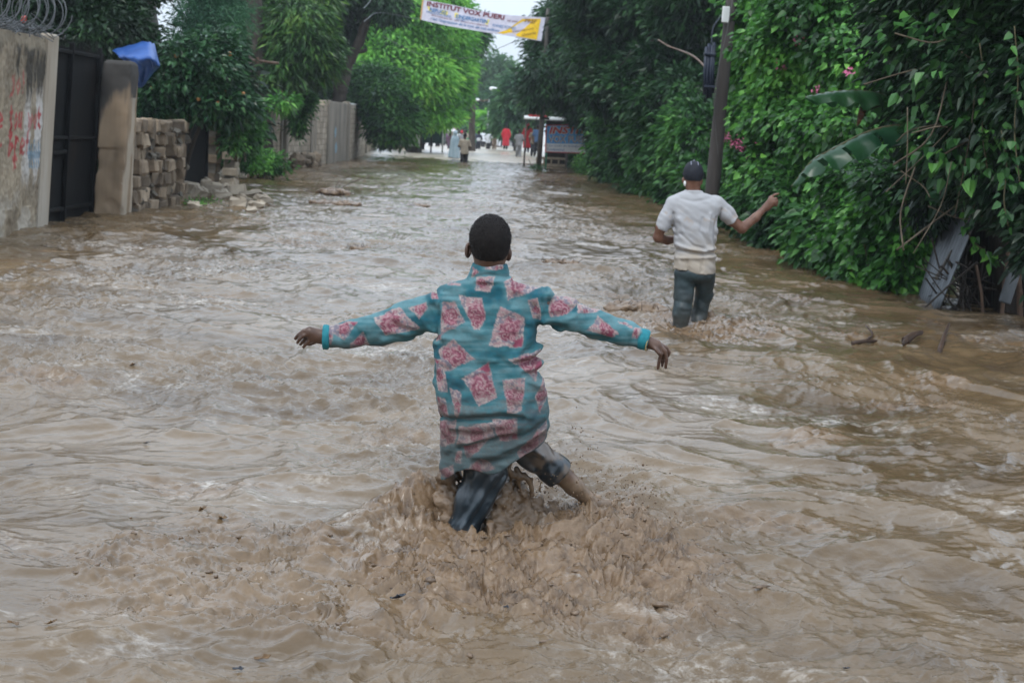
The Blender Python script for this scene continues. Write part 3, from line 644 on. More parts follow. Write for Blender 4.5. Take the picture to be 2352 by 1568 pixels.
mb.build('twigs',noisy('dry_twig',[(.3,(.05,.035,.022)),(.7,(.15,.12,.08))],8,.8,.3),o,True)

bush('thin green tufts growing at the water edge by the rubble',[pblob(478,472,22,4,25.5,.2),pblob(445,471,14,3,24.5,.2)],G_VINE,50,9,.07,.09,aspect=.2,droop=-.3,stems=2)
# ================================================================== lettering
def text_mesh(s, bold=.0, shear=0.0, res=2):
    "flat outlines of a line of writing scaled to the unit square"
    cu = bpy.data.curves.new('lettering','FONT'); cu.body = s; cu.resolution_u = res; cu.offset = bold; cu.shear = shear; cu.fill_mode = 'FRONT'
    o = bpy.data.objects.new('lettering',cu); COL.objects.link(o)
    dg = bpy.context.evaluated_depsgraph_get(); me = bpy.data.meshes.new_from_object(o.evaluated_get(dg))
    V = np.array([v.co[:] for v in me.vertices]); F = [list(p.vertices) for p in me.polygons]
    bpy.data.objects.remove(o); bpy.data.curves.remove(cu); bpy.data.meshes.remove(me)
    V = V[:,:2]-V[:,:2].min(0); V /= V.max(0); return V, F
def write(s, fn, u0, u1, v0, v1, mat, parent, name='lettering', bold=.0, shear=0.0, slope=0.0):
    "writing laid on the surface fn(u,v) between the given bounds (v downward); slope tilts the line"
    V,F = text_mesh(s,bold,shear); U = u0+V[:,0]*(u1-u0); W = v1-V[:,1]*(v1-v0)+slope*V[:,0]
    return mk(name, np.array([fn(a,b) for a,b in zip(U,W)]), F, mat, parent, smooth=False)

CONC  = noisy('stained_concrete',[(.25,(.085,.075,.062)),(.48,(.21,.185,.15)),(.75,(.33,.29,.235))],1.6,.88,.35,25,stretch=(1,1,.28),bdist=.01)
BLOCK = noisy('cement_block',[(.28,(.19,.155,.115)),(.5,(.35,.295,.225)),(.75,(.50,.43,.34))],2.2,.9,.5,40,bdist=.008)
BLOCKD= noisy('weathered_block',[(.28,(.07,.050,.034)),(.5,(.20,.150,.102)),(.75,(.36,.285,.205))],3.0,.9,.6,35,bdist=.012)
def per_island(m, lo=.55, hi=1.35):
    nt = m.node_tree; b = nt.nodes['Principled BSDF']; src = b.inputs['Base Color'].links[0].from_socket
    g = N(nt,'ShaderNodeNewGeometry'); mr = N(nt,'ShaderNodeMapRange'); mr.inputs['To Min'].default_value=lo; mr.inputs['To Max'].default_value=hi; nt.links.new(g.outputs['Random Per Island'],mr.inputs['Value'])
    mm = N(nt,'ShaderNodeMixRGB',blend_type='MULTIPLY'); mm.inputs[0].default_value=1; nt.links.new(src,mm.inputs[1]); nt.links.new(mr.outputs[0],mm.inputs[2]); nt.links.new(mm.outputs[0],b.inputs['Base Color']); return m
per_island(BLOCK,.8,1.15); per_island(BLOCKD,.5,1.3)
MORTAR= noisy('mortar',[(.3,(.09,.078,.062)),(.7,(.17,.15,.12))],8,.95,.4)
BLACKM= noisy('black_gate_paint',[(.3,(.003,.003,.0035)),(.55,(.005,.005,.005)),(.78,(.018,.011,.008))],2.5,.75,.15,30,spec=.15,stretch=(1,1,.3),bdist=.004)
WIRE  = plain('galvanised_wire',(.085,.09,.095),.55,.4,.4)
PALE  = noisy('pale_painted_board',[(.3,(.55,.55,.53)),(.7,(.74,.74,.72))],5,.6,.05)
RUST  = noisy('rusty_tin',[(.3,(.05,.03,.02)),(.5,(.12,.07,.045)),(.75,(.22,.17,.14))],4,.7,.4,30,stretch=(1,1,.4),bdist=.006)
TIN   = noisy('weathered_tin',[(.3,(.04,.045,.05)),(.5,(.085,.094,.102)),(.75,(.15,.165,.18))],3,.42,.25,22,metal=.25,bdist=.004,stretch=(1,1,.5))
WOODD = noisy('dark_board',[(.3,(.018,.014,.011)),(.7,(.055,.042,.032))],4,.85,.5,20,stretch=(1,1,.2))
WOODM = noisy('grey_pole_wood',[(.3,(.055,.047,.040)),(.5,(.105,.092,.08)),(.75,(.20,.18,.16))],5,.85,.6,25,stretch=(1,1,.12),bdist=.01)
TARP  = noisy('blue_tarpaulin',[(.3,(.010,.050,.20)),(.7,(.025,.10,.34))],3,.42,.25,25,bdist=.01)

# ------------------------------------------------------------------ graffiti wall (built along the road at X = WX)
WX = -6.09; WY0, WY1, WH = 14.6, 18.30, 2.40
def graffiti_wall():
    t = thing('graffiti_wall','stained concrete wall with red graffiti and whitewash drips under razor wire','wall',(WX,WY1,0))
    h = .011; ys = np.arange(WY0,WY1-.34,h); zs = np.arange(-.4,WH,h)
    Yg,Zg = np.meshgrid(ys,zs,indexing='ij'); P = np.stack([np.full_like(Yg,WX),Yg,Zg],-1)
    rough = .010*fbm3(P*np.array([1,6,6]),3,3)+.006*fbm3(P*np.array([1,22,22]),4,2)
    P[...,0] += rough+np.where(Zg<.32,.018*sstep(-.2,.4,fbm3(P*3,9,2)),0)
    st = fbm3(np.stack([Yg*5,Zg*.55,Zg*0],-1),11,4); mot = fbm3(np.stack([Yg*2,Zg*2,Zg*0],-1),12,4); fine = fbm3(np.stack([Yg*25,Zg*9,Zg*0],-1),13,3)
    c = np.zeros(Yg.shape+(3,)); c[:] = (.29,.24,.175)
    c *= (1+.28*mot+.16*fine+.18*st)[...,None]
    def over(m, col):
        nonlocal c; m = np.clip(m,0,1)[...,None]; c = c*(1-m)+np.array(col)*m
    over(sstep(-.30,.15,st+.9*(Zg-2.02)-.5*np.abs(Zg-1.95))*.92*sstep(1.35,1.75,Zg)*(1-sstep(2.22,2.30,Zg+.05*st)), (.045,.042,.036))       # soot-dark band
    over(sstep(2.20,2.30,Zg+.06*st)*.6,(.27,.235,.18))
    over(sstep(.02,.35,st*1.1+.3*mot)*.75*sstep(17.0,17.6,Yg)*sstep(.62,.95,Zg+.25*st)*(1-sstep(1.6,1.95,Zg+.3*st)),(.55,.54,.53))           # whitewash runs
    over(sstep(-.1,.3,mot)*.55*(1-sstep(.35,.75,Zg+.2*mot)),(.44,.41,.36)); over(sstep(0,.5,-mot)*.5*(1-sstep(.1,.35,Zg)),(.20,.15,.10))
    gl = {'l':[[(.3,0),(.3,1)]],'e':[[(.1,.32),(.85,.36),(.75,.6),(.4,.66),(.12,.4),(.2,.08),(.8,.05)]],'f':[[(.75,.95),(.45,.9),(.4,0)],[(.1,.5),(.8,.5)]],
          't':[[(.4,1),(.4,.1),(.7,0)],[(.1,.68),(.8,.68)]],'o':[[(.5,.66),(.12,.35),(.45,0),(.86,.3),(.5,.66)]],'u':[[(.15,.66),(.2,.08),(.7,.06),(.8,.66)],[(.8,.5),(.85,0)]],
          'w':[[(.05,.66),(.25,.02),(.5,.5),(.72,.02),(.95,.66)]],'a':[[(.8,.6),(.4,.66),(.1,.3),(.4,.02),(.8,.35),(.8,.66),(.85,0)]],'B':[[(.2,0),(.22,1),(.75,.85),(.3,.52),(.85,.3),(.2,0)]],
          'r':[[(.2,.66),(.22,0)],[(.22,.4),(.5,.66),(.8,.58)]],'j':[[(.6,.8),(.6,-.1),(.2,-.2)]],'-':[[(.1,.35),(.8,.38)]],'T':[[(.1,.9),(.9,.95)],[(.5,.92),(.45,0)]]}
    def dist(pts, Yc, Zc):
        d = np.full(Yc.shape,9.0)
        for a,b in zip(pts[:-1],pts[1:]):
            ax,az = a; bx,bz = b; dx,dz = bx-ax,bz-az; tt = np.clip(((Yc-ax)*dx+(Zc-az)*dz)/(dx*dx+dz*dz+1e-9),0,1)
            d = np.minimum(d,np.hypot(Yc-ax-tt*dx,Zc-az-tt*dz))
        return d
    def row(s, y0, y1, z0, hh, col, wd=.030, al=.85):
        adv = (y1-y0)/len(s); wob = .02*fine
        for i,ch in enumerate(s):
            for k in gl.get(ch,[]):
                pts = [(y0+i*adv+q[0]*adv*.8, z0+q[1]*hh) for q in k]
                over((1-sstep(wd*.7,wd*1.5,dist(pts,Yg+wob,Zg+wob)))*al*(.75+.35*mot), col)
    red = (.36,.045,.05)
    row('jol',16.80,17.35,1.70,.24,red,.022,.75); row('le tou wat',16.30,17.95,1.28,.25,red,.021,.9)
    row('- Bref',16.45,17.6,.96,.30,red,.023,.9); row('T',16.98,17.18,.80,.13,red,.026,.6)
    for k in range(6):
        y = 17.55+.08*k; pts = [(y,1.12-.05*k%.1),(y+.05,.92),(y-.02,.98),(y+.07,.80)]; over((1-sstep(.012,.03,dist(pts,Yg,Zg)))*.6,(.10,.22,.32))
    n,m = Yg.shape; i = np.arange((n-1)*(m-1)); q = i//(m-1)*m+i%(m-1)
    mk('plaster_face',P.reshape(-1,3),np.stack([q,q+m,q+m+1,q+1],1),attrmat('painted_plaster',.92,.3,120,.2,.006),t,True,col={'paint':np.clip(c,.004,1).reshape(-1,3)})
    mb = MB(); mb.box((WX-.14,(WY0+WY1)/2-.15,1.0-.01),(.24,WY1-WY0-.06,2.78),bev=.02); mb.build('wall_core',CONC,t)
    mb = MB(); mb.box((WX-.10,WY1-.17,1.02),(.30,.34,2.86),bev=.03); mb.build('pilaster',noisy('pilaster_plaster',[(.3,(.24,.19,.14)),(.5,(.36,.31,.245)),(.75,(.47,.43,.37))],1.4,.9,.3,30,stretch=(1,1,.2)),t)
def shear(names, k):
    "let upright things lean out over the road as they do in the photo"
    for o in bpy.data.objects:
        r = o
        while r.parent: r = r.parent
        if o.type == 'MESH' and r.name in names:
            n = len(o.data.vertices); co = np.empty(n*3,np.float32); o.data.vertices.foreach_get('co',co); co = co.reshape(-1,3); co[:,0] += k*np.maximum(co[:,2]+BASE[o.name][2],-.5); o.data.vertices.foreach_set('co',co.ravel()); o.data.update()
graffiti_wall()
t = thing('razor_wire','coiled razor wire strung along the top of the graffiti wall','razor wire',(WX-.12,WY1,WH))
mb = MB(); n = 26*15; a = np.linspace(0,2*PI*15,n); yy = np.linspace(13.6,18.35,n)
mb.tube(np.stack([WX-.12+.30*np.cos(a),yy+.06*np.sin(a*.37),WH+.30+.29*np.sin(a)],1),.008,5)
a2 = a+1.9; mb.tube(np.stack([WX-.12+.27*np.cos(a2*1.03),yy-.05,WH+.27+.27*np.sin(a2*1.03)],1),.007,5); mb.build('coil',WIRE,t)
mb = MB()
for k in range(150):
    y = RNG.uniform(14.6,18.3); c = np.array([WX-.12+RNG.normal(0,.08),y,WH+abs(RNG.normal(.05,.05))]); d = RNG.normal(size=3)*[.08,.14,.05]
    mb.tube([c-d,c+RNG.normal(0,.03,3),c+d],.006,4)
mb.build('tangle',WIRE,t)
mb = MB(); p = at(52,112*.6,17.0); mb.box((WX-.05,17.25,WH+.16),(.05,.07,.08),bev=.01,tilt=(.3,.2)); mb.build('red_rag',plain('red_plastic',(.4,.06,.04),.5),t)
# ------------------------------------------------------------------ gate
t = thing('metal_gate','black sheet metal gate between the graffiti wall and the concrete pillar','gate',(-6.340,19.6,0))
mb = MB(); mb.box((-6.370,19.85,1.08),(.02,3.0,2.56),bev=.004); mb.box((-6.320,19.3,.95),(.03,.9,.05)); mb.build('panel',BLACKM,t)
mb = MB()
for y in (18.42,19.75,21.02): mb.box((-6.320,y,1.08),(.06,.06,2.7),bev=.008)
for z in (.16,1.14,2.30): mb.box((-6.325,19.7,z),(.045,2.66,.05),bev=.006)
mb.build('frame',BLACKM,t)
mb = MB()
for k in range(39): mb.tube([(-6.350,18.42+k*.068,2.32),(-6.350,18.42+k*.068,2.52)],[.010,.003],5)
mb.build('spikes',BLACKM,t)
# ------------------------------------------------------------------ pillar
t = thing('concrete_pillar','tall stained concrete gate pillar with dark rounded cap','pillar',(-6.05,21.25,0))
f = Field((-6.45,20.8,-.5),(-5.6,21.75,2.5),.02)
f.stack([(-.5,-6.06,21.25,.225,.25),(1.0,-6.06,21.25,.22,.24),(2.08,-6.06,21.25,.218,.235),(2.22,-6.06,21.25,.205,.22),(2.27,-6.06,21.25,.17,.17)],0,16)
f.mod(lambda p:.006*fbm3(p*5,3,3)+.02*sstep(.2,.6,fbm3(p*2.2,8,2))*(p[:,2]<1)); P,Q = f.mesh(); P = relax(P,Q,1)
z = P[:,2]; n1 = fbm3(P*np.array([7,7,.7]),4,4); n2 = fbm3(P*3,5,3)
c = np.array((.265,.195,.130))*(1+.25*n1+.25*n2)[:,None]
m = sstep(1.62,1.84,z+.28*n1+.12*n2)[:,None]; c = c*(1-m)+np.array((.060,.055,.050))*(1+.3*n2)[:,None]*m
m = ((P[:,0]>-5.88)*sstep(.0,.3,n1+.3)*.7*(z<1.75))[:,None]; c = c*(1-m)+np.array((.42,.37,.30))*m
mk('shaft',P,Q,attrmat('pillar_plaster',.9,.3,90,.2,.006),t,True,col={'paint':np.clip(c,.01,1)})
shear(('graffiti_wall','razor_wire'),.055); shear(('metal_gate',),.05); shear(('concrete_pillar',),.045)
# ------------------------------------------------------------------ broken block wall
t = thing('broken_block_wall','crumbling wall of rough stacked cement blocks beside the pillar','wall',(-5.95,23.5,0))
mb = MB(); mo = MB()
for r in range(8):
    z = -.28+r*.215; y = 21.72+(.2 if r%2 else 0)-.05
    lim = 25.3-(.25 if r>5 else 0)
    while y < lim:
        ln = RNG.choice([.13,.18,.22,.30,.38]); top = 1.42-.10*((y-21.7)/3.9)+.30*perlin2(np.array([y*1.7]),np.array([3.]),7)[0]
        if z < top-.05 and not (r>4 and RNG.random()<.2):
            pr = RNG.uniform(-.09,.08); mb.box((-6.07+pr,y+ln/2,z+.1+RNG.normal(0,.008)),(.26+RNG.uniform(-.03,.05),ln-.02,.205+RNG.normal(0,.016)),RNG.normal(0,.12),.022,(RNG.normal(0,.03),RNG.normal(0,.03)),.012)
        y += ln
mb.build('block_face',BLOCKD,t)
mb = MB(); mb.box((-6.16,23.5,.45),(.16,3.55,1.6),jit=.02)
for k in range(46):
    y = RNG.uniform(21.8,25.4); zz = RNG.uniform(-.1,1.35); mb.box((-5.96+RNG.normal(0,.03),y,zz),RNG.uniform(.04,.13,3),RNG.uniform(0,3),.015,(RNG.uniform(-1,1),RNG.uniform(-1,1)),.01)
mb.build('mortar_core',MORTAR,t)
# black sheet standing in for the dark of the gap, two block piers
t = thing('dark_gap_sheet','black sheet standing in for the dark opening behind the broken wall','door',(-6.75,28.6,0))
mb = MB(); mb.box((-6.78,28.6,.65),(.03,4.4,1.9),bev=.005); mb.build('leaf',BLACKM,t)
mb = MB(); [mb.box((-6.74,y,.65),(.05,.08,2.0),bev=.01) for y in (26.4,28.7,30.7)]; mb.build('frame',BLACKM,t)
def pier(label, x0, x1, yt, yb, Y, mat, n=2):
    a = at(x0,yb,Y); b = at(x1,yb,Y); top = at((x0+x1)/2,yt,Y)[2]; wdt = b[0]-a[0]; cx = (a[0]+b[0])/2
    t = thing('block_pier',label,'pier',(cx,Y,0),'block piers left standing'); mb = MB(); z = -.3; k = 0
    while z < top-.06:
        hh = .2
        mb.box((cx+RNG.normal(0,.014),Y+.12*(k%2),z+hh/2),(wdt*RNG.uniform(.9,1.05),.40,hh-.012),RNG.normal(0,.04),.02,(0,RNG.normal(0,.01)),.008); z += hh; k += 1
    mb.build('blocks',mat,t); mb = MB(); mb.box((cx,Y+.06,top/2-.22),(wdt*.7,.3,top+.1)); mb.build('mortar',MORTAR,t)
pier('slim stacked block pier standing at the edge of the dark gap',468,500,268,420,31.5,BLOCKD)
pier('paler block pier half hidden by leaves beside the slim pier',512,545,258,405,35,BLOCK)
# ------------------------------------------------------------------ fallen blocks, each its own
k = 0
for (x,y,sx,sz,rz,tl,lab) in ((432,437,.42,.24,.2,.1,'broken block slumped against the end of the crumbling wall'),(458,447,.30,.22,.9,.5,'tilted pale block corner sticking out of the mud'),(487,436,.42,.22,.1,0,'squared block lying below the slim pier'),
      (511,436,.34,.20,.4,.1,'short block lying next to the squared block'),(541,440,.40,.22,.5,-.2,'dark edged hollow block with a light top'),(508,449,.36,.18,.8,.3,'half sunk block in front of the squared block'),(575,443,.44,.10,.3,-.3,'flat concrete slab sloping into the flood'),
      (546,468,.30,.16,.2,.1,'pale block lapped by the flood water'),(560,457,.26,.13,1.2,.2,'small lump of block behind the lapped one'),(590,470,.26,.12,.5,0,'low block chunk nearly awash, farthest into the water'),(577,482,.20,.08,.1,0,'thin dark block edge just clear of the water'),(470,425,.32,.22,.7,.2,'block resting on the heap below the dark gap'),(525,425,.36,.22,-.3,-.15,'block lying across the foot of the paler pier'),(605,458,.34,.14,.9,.4,'long block fragment sloping down at the heap edge'),(448,470,.18,.10,.3,.2,'small stone by the green tufts at the water edge')):
    g = gp(x,y+8); mb = MB(); h = sz
    if 'hollow' in lab:
        for q in (-1,1): mb.box((q*sx*.42,0,0),(sx*.14,.2,h),0,.015,jit=.006); mb.box((0,q*.085,0),(sx*.72,.03,h*.98),0,.01,jit=.004)
        mb.box((0,0,0),(.05,.15,h*.97))
        o = mb.build('fallen_block',BLOCK)
    else: o = MB().box((0,0,0),(sx,.22,h),0,.03,jit=.016).box((sx*.2,.02,h*.3),(sx*.45,.18,h*.55),.1,.03,jit=.015).build('fallen_block',BLOCK)
    o.location = (g[0],g[1],h*.30+.02); o.rotation_euler = (tl,tl*.6,rz); tag(o,lab,'concrete block','blocks fallen from the broken wall')
# ------------------------------------------------------------------ tarpaulins
def tarp(label, rows, Y, name='tarpaulin'):
    "sheet through a grid of photo points with depth offsets"
    R = np.array(rows,float); nu,nv = R.shape[:2]; U = np.linspace(0,nu-1,26); W = np.linspace(0,nv-1,26); V = []
    for u in U:
        for v in W:
            i,j = min(int(u),nu-2),min(int(v),nv-2); a,b = u-i,v-j
            q = R[i,j]*(1-a)*(1-b)+R[i+1,j]*a*(1-b)+R[i,j+1]*(1-a)*b+R[i+1,j+1]*a*b
            p = at(q[0],q[1],Y+q[2]); s = .03*math.sin(u*3+v*5)+.025*math.sin(v*9-u*2); V.append(p+np.array([0,s,s*.4]))
    F = np.array([[i*26+j,i*26+j+1,(i+1)*26+j+1,(i+1)*26+j] for i in range(25) for j in range(25)])
    o = mk(name,V,F,TARP,None,True,loc=at(*R.reshape(-1,3)[:,:2].mean(0),Y)); m = o.modifiers.new('thickness','SOLIDIFY'); m.thickness = .012
    tag(o,label,'tarpaulin','blue tarpaulins'); return o
tarp('blue tarpaulin pitched to a peak over the wall behind the pillar',[[(258,118,.2),(300,104,.4),(343,96,.2),(352,104,.3)],[(272,128,-.5),(300,132,-.6),(345,135,-.6),(368,150,-.2)],[(300,142,-.3),(318,158,-.4),(350,152,-.3),(366,156,.1)],[(318,195,.1),(322,202,.1),(330,196,.2),(340,180,.4)]],24)
tarp('blue tarpaulin showing in scraps through the citrus bush',[[(395,165,0),(430,160,.1),(480,165,.2)],[(390,195,-.2),(430,200,-.2),(482,195,0)],[(385,245,.2),(430,262,.2),(480,235,.3)]],27.2)
t = thing('hanging_pipe','thin rusty pipe fixed across the dark trunk above the bush','pipe',at(600,140,33)); mb = MB(); mb.tube([at(566,137,33.2),at(640,146,33.2)],.03,8); mb.build('pipe',RUST,t); mb = MB(); mb.tube([at(590,132,33.2),at(592,146,33.2)],.045,8); mb.build('clamp',RUST,t)
# ------------------------------------------------------------------ far block walls
def section(label, b0, b1, t0, t1, mat, post=True, footing=False, coping=False, plaster=False, blue=False):
    a = gp(*b0); b = gp(*b1); a[2]=b[2]=0; ht0 = at(b0[0],t0,a[1])[2]; ht1 = at(b1[0],t1,b[1])[2]
    d = b-a; ln = np.hypot(d[0],d[1]); rz = math.atan2(d[1],d[0]); t = thing('block_wall',label,'wall',a,'sections of the grey block wall')
    mb = MB()
    if plaster: mb.box(((a+b)/2+[0,0,(ht0+ht1)/4-.15]),(ln-.1,.2,(ht0+ht1)/2+.3),rz,.02)
    else:
        r = 0; z = -.3
        while z < max(ht0,ht1)-.05:
            s = -.2 if r%2 else 0
            while s < ln-.05:
                s0 = max(s,0.02); s1 = min(s+.4,ln-.02); m = (s0+s1)/2; hh = ht0+(ht1-ht0)*m/ln
                if s1-s0 > .08 and z < hh-.05: mb.box(a+d*(m/ln)+[0,0,z+.1],(s1-s0-.016,.19+RNG.normal(0,.008),.186),rz,.008)
                s += .4
            z += .2; r += 1
    mb.build('panel',mat,t)
    if not plaster: m2 = MB(); hh = min(ht0,ht1); m2.box((a+b)/2+[0,0,hh/2-.2],(ln-.06,.14,hh+.15),rz); m2.build('mortar',MORTAR,t)
    if post:
        for q in (a,b): mb = MB(); hh = ht0 if q is a else ht1; mb.box(q+[.03,-.02,hh/2-.13],(.24,.26,hh+.36),rz,.02); mb.build('post',CONC,t)
    if coping: mb = MB(); mb.tube([a+[.05,0,ht0+.04],(a+b)/2+[.05,0,(ht0+ht1)/2+.05],b+[.05,0,ht1+.02]],.05,8); mb.build('coping',PALE,t)
    if footing:
        mb = MB()
        for k in range(46): p = a+d*RNG.random()+[RNG.uniform(.1,.4),0,RNG.uniform(-.1,.34)]; mb.box(p,RNG.uniform(.16,.34,3),RNG.uniform(0,3),.05,(RNG.uniform(-.5,.5),RNG.uniform(-.5,.5)),.02)
        mb.build('stone_footing',BLOCKD,t)
    if blue:
        dn = np.array([d[1],-d[0],0])/ln*.104
        for (u,z0,s) in ((.35,1.15,.22),(.4,.55,.26)):
            c = a+d*u+dn; V = [c+d/ln*s*math.cos(k)*RNG.uniform(.7,1.2)+np.array([0,0,z0+s*.9*math.sin(k)*RNG.uniform(.7,1.2)]) for k in np.linspace(0,2*PI,15)[:-1]]
            mk('blue_paint_smear',V,[list(range(14))],noisy('blue_smear',[(.35,(.24,.30,.33)),(.7,(.16,.33,.42))],7,.9,.1),t)
section('short block wall stretch half buried in shrubs behind the weeds',(560,398),(636,386),262,250,BLOCK)
section('block wall stretch standing on a rubble stone footing',(648,386),(706,380),247,246,BLOCK,footing=True)
section('block wall stretch stained pale between two leaning creepers',(714,379),(744,375),244,238,BLOCK)
section('plastered wall stretch with two blue paint smears and dark top',(746,375),(790,370),233,236,CONC,plaster=True,blue=True)
section('block wall stretch with a white pipe coping at the far end',(792,370),(834,355),241,246,BLOCK,coping=True)
section('lowest block wall stretch ending the row by the dark shrub',(836,355),(858,346),272,290,BLOCK)
# ------------------------------------------------------------------ banner across the road
YB = 57.0
_bt = np.array([(970,-1),(1035,11),(1101,25),(1170,35.5),(1253,41)],float); _bb = np.array([(964.5,45.5),(1028,60),(1092,71),(1158,81.5),(1243,95)],float)
def banner_pt(u, v, lift=0.0):
    k = np.linspace(0,1,5); a = np.array([np.interp(u,k,_bt[:,i]) for i in (0,1)]); b = np.array([np.interp(u,k,_bb[:,i]) for i in (0,1)])
    q = a*(1-v)+b*v; return at(q[0],q[1],YB-.18*math.sin(PI*u)*(.4+.6*v)-.03*math.sin(u*17)-lift)
bt = lambda u,v: banner_pt(u,v,.012)
bt2 = lambda u,v: banner_pt(u,v,.022)
t = thing('street_banner','white and yellow school banner strung across the road on ropes','banner',banner_pt(.5,.5))
V = [banner_pt(u,v) for u in np.linspace(0,1,41) for v in np.linspace(0,1,9)]
mk('cloth',V,np.array([[i*9+j,i*9+j+1,(i+1)*9+j+1,(i+1)*9+j] for i in range(40) for j in range(8)]),noisy('banner_cloth',[(.3,(.46,.44,.52)),(.7,(.62,.60,.68))],4,.7,.1),t)
def sheet(fn, poly, mat, name, parent):
    "an area painted on a surface: a fan of the outline, finely split along u"
    P = np.array(poly); mk(name,np.array([fn(a,b) for a,b in P]),[list(range(len(P)))],mat,parent,False)
YEL = plain('banner_yellow',(.80,.50,.01),.6); MAR = plain('maroon_paint',(.16,.02,.03),.7); BLU = plain('blue_paint',(.03,.16,.36),.7); BRN = plain('brown_paint',(.22,.10,.03),.7); ORP = plain('orange_tape',(.55,.33,.14),.7)
sheet(bt,[(.845,.13),(.97,.06),(.97,.97),(.86,.96),(.69,.94),(.76,.72)],YEL,'yellow_field',t)
for poly in ([(.05,.29),(.235,.33),(.235,.53),(.07,.49)],[(.295,.34),(.60,.37),(.59,.62),(.30,.55)]): sheet(bt,poly,plain('highlight_yellow',(.75,.62,.12),.7),'highlight',t)
for u0,u1 in ((.0,.012),): sheet(bt,[(u0,0),(u1,0),(u1,1),(u0,1)],ORP,'edge_tape',t)
write('INSTITUT VOX PUERI',bt2,.045,.715,.03,.27,MAR,t,bold=.03); write('REFUGE',bt2,.075,.225,.33,.49,BLU,t,bold=.02); write('KINDERGARTEN',bt2,.31,.585,.38,.56,BLU,t,bold=.02)
write('PRESCOLAIRE',bt2,.05,.27,.50,.60,BLU,t); write('FOND.',bt2,.32,.405,.57,.67,BLU,t); write('ANNEE FOND.',bt2,.63,.82,.52,.66,BLU,t)
write('PREF',bt2,.865,.945,.11,.29,BRN,t,bold=.01); write('10 ans',bt2,.745,.815,.20,.32,MAR,t); write('Primaire et Secondaire',bt2,.10,.60,.62,.70,MAR,t)
write("c'est l'expression de la voix de nos enfants",bt2,.09,.70,.74,.92,BLU,t,shear=.25,bold=.008)
write('Inscription',bt2,.80,.935,.70,.84,BRN,t,bold=.006,slope=-.26); write('Ouverte',bt2,.865,.955,.80,.93,BRN,t,bold=.006,slope=-.2)
for v in (0,1):
    r = MB(); e = banner_pt(1,v); r.tube(spline([e,(e+at(1256,60,57.9))/2-[0,0,.02],at(1256,62 if v else 46,57.9)],8),.012,5); r.build('rope',WIRE,t)
    r = MB(); e = banner_pt(0,v); r.tube(spline([e,e+[-1.6,.2,.2],at(835,20+30*v,43.5)],12),.012,5); r.build('rope',WIRE,t)
# ------------------------------------------------------------------ pole and painted sign, kiosk
t = thing('wooden_pole','grey wooden pole standing in the water before the painted sign','pole',down(gp(1238,386)))
mb = MB(); mb.tube([down(gp(1237.5,386),-.5),at(1241,330,58),at(1248,225,58),at(1257,46,58),at(1259,20,58)],[.105,.105,.09,.075,.07],12,.04); mb.build('shaft',WOODM,t,True)
mb = MB(); mb.box(at(1252,272,57.9),(.34,.12,.10),.1,.01); mb.build('bracket',WOODD,t)
bush('grass tuft gathered round the foot of the sign pole',[pblob(1233,386,9,3,58.4,.25)],G_HEDGE,26,10,.08,.12,aspect=.2,droop=-.3,stems=2)
YS = 60.0
def sg(u, v, lift=.0):
    a = np.array([1253.5,287.5])*(1-u)+np.array([1357,285.5])*u; b = np.array([1251.5,350])*(1-u)+np.array([1356,353.5])*u; q = a*(1-v)+b*v
    return at(q[0],q[1],YS-lift)
def quadbox(fn, u0,u1,v0,v1,l0,l1,mat,name,parent):
    V = [fn(u,v,l) for l in (l0,l1) for u,v in ((u0,v0),(u1,v0),(u1,v1),(u0,v1))]
    return mk(name,V,[[0,1,2,3],[7,6,5,4],[0,4,5,1],[1,5,6,2],[2,6,7,3],[3,7,4,0]],mat,parent,False)
t = thing('school_sign','blue and white painted school signboard on thin green posts','sign',down(sg(.5,1),0))
quadbox(sg,0,1,0,1,-.03,.0,noisy('white_board',[(.3,(.74,.74,.74)),(.7,(.85,.85,.85))],5,.6,.05),'board',t)
SB = noisy('sign_blue',[(.3,(.08,.34,.72)),(.7,(.13,.43,.80))],6,.5,.05); SRED = plain('sign_red',(.55,.06,.06),.5)
quadbox(sg,.03,.97,.035,.67,.001,.006,SB,'blue_field',t)
for q in ((0,1,0,.03),(0,1,.97,1),(0,.025,.03,.97),(.975,1,.03,.97)): quadbox(sg,*q,.001,.03,SRED,'border',t)
sgw = lambda u,v: sg(u,v,.010); sgw2 = lambda u,v: sg(u,v,.016)
write('INSTIT',sgw,.07,.95,.05,.34,PALE,t,bold=.08,shear=.2); write('INSTIT',sgw2,.08,.94,.07,.32,SRED,t,bold=.03,shear=.2)
write('VOX PUERI',sgw,.06,.95,.38,.64,PALE,t,bold=.05); write('VOX PUERI',sgw2,.065,.945,.39,.63,plain('sign_violet',(.16,.06,.14),.6),t,bold=-.012)
write('Une ecole de enseignement',sgw,.05,.94,.72,.80,BLU,t); write('Fondamental',sgw,.05,.42,.84,.93,BLU,t)
GP = plain('green_post',(.02,.20,.10),.5)
for u in (.035,.975):
    p = sg(u,.97,-.08); mb = MB(); mb.tube([(p[0],p[1],-.5),(p[0],p[1],p[2]+.2)],.035,8); mb.build('post',GP,t,True)
YK = 64.5; kp = lambda x,y,dy=0: at(x,y,YK+dy)
t = thing('kiosk','small roadside kiosk with white edged flat roof and dark counter','kiosk',down(kp(1275,368),0))
a = kp(1206,276); b = kp(1312,274); zc = (a[2]+b[2])/2+.06
mb = MB(); mb.box(((a[0]+b[0])/2,YK+.9,zc),(b[0]-a[0]+.1,2.6,.07),0,.01,(.05,0)); mb.build('roof',PALE,t)
mb = MB(); mb.box(((a[0]*.72+b[0]*.28),YK-.40,zc+.07),((b[0]-a[0])*.42,.03,.09),0,.01); mb.build('roof_edge',SRED,t)
cw = b[0]-a[0]
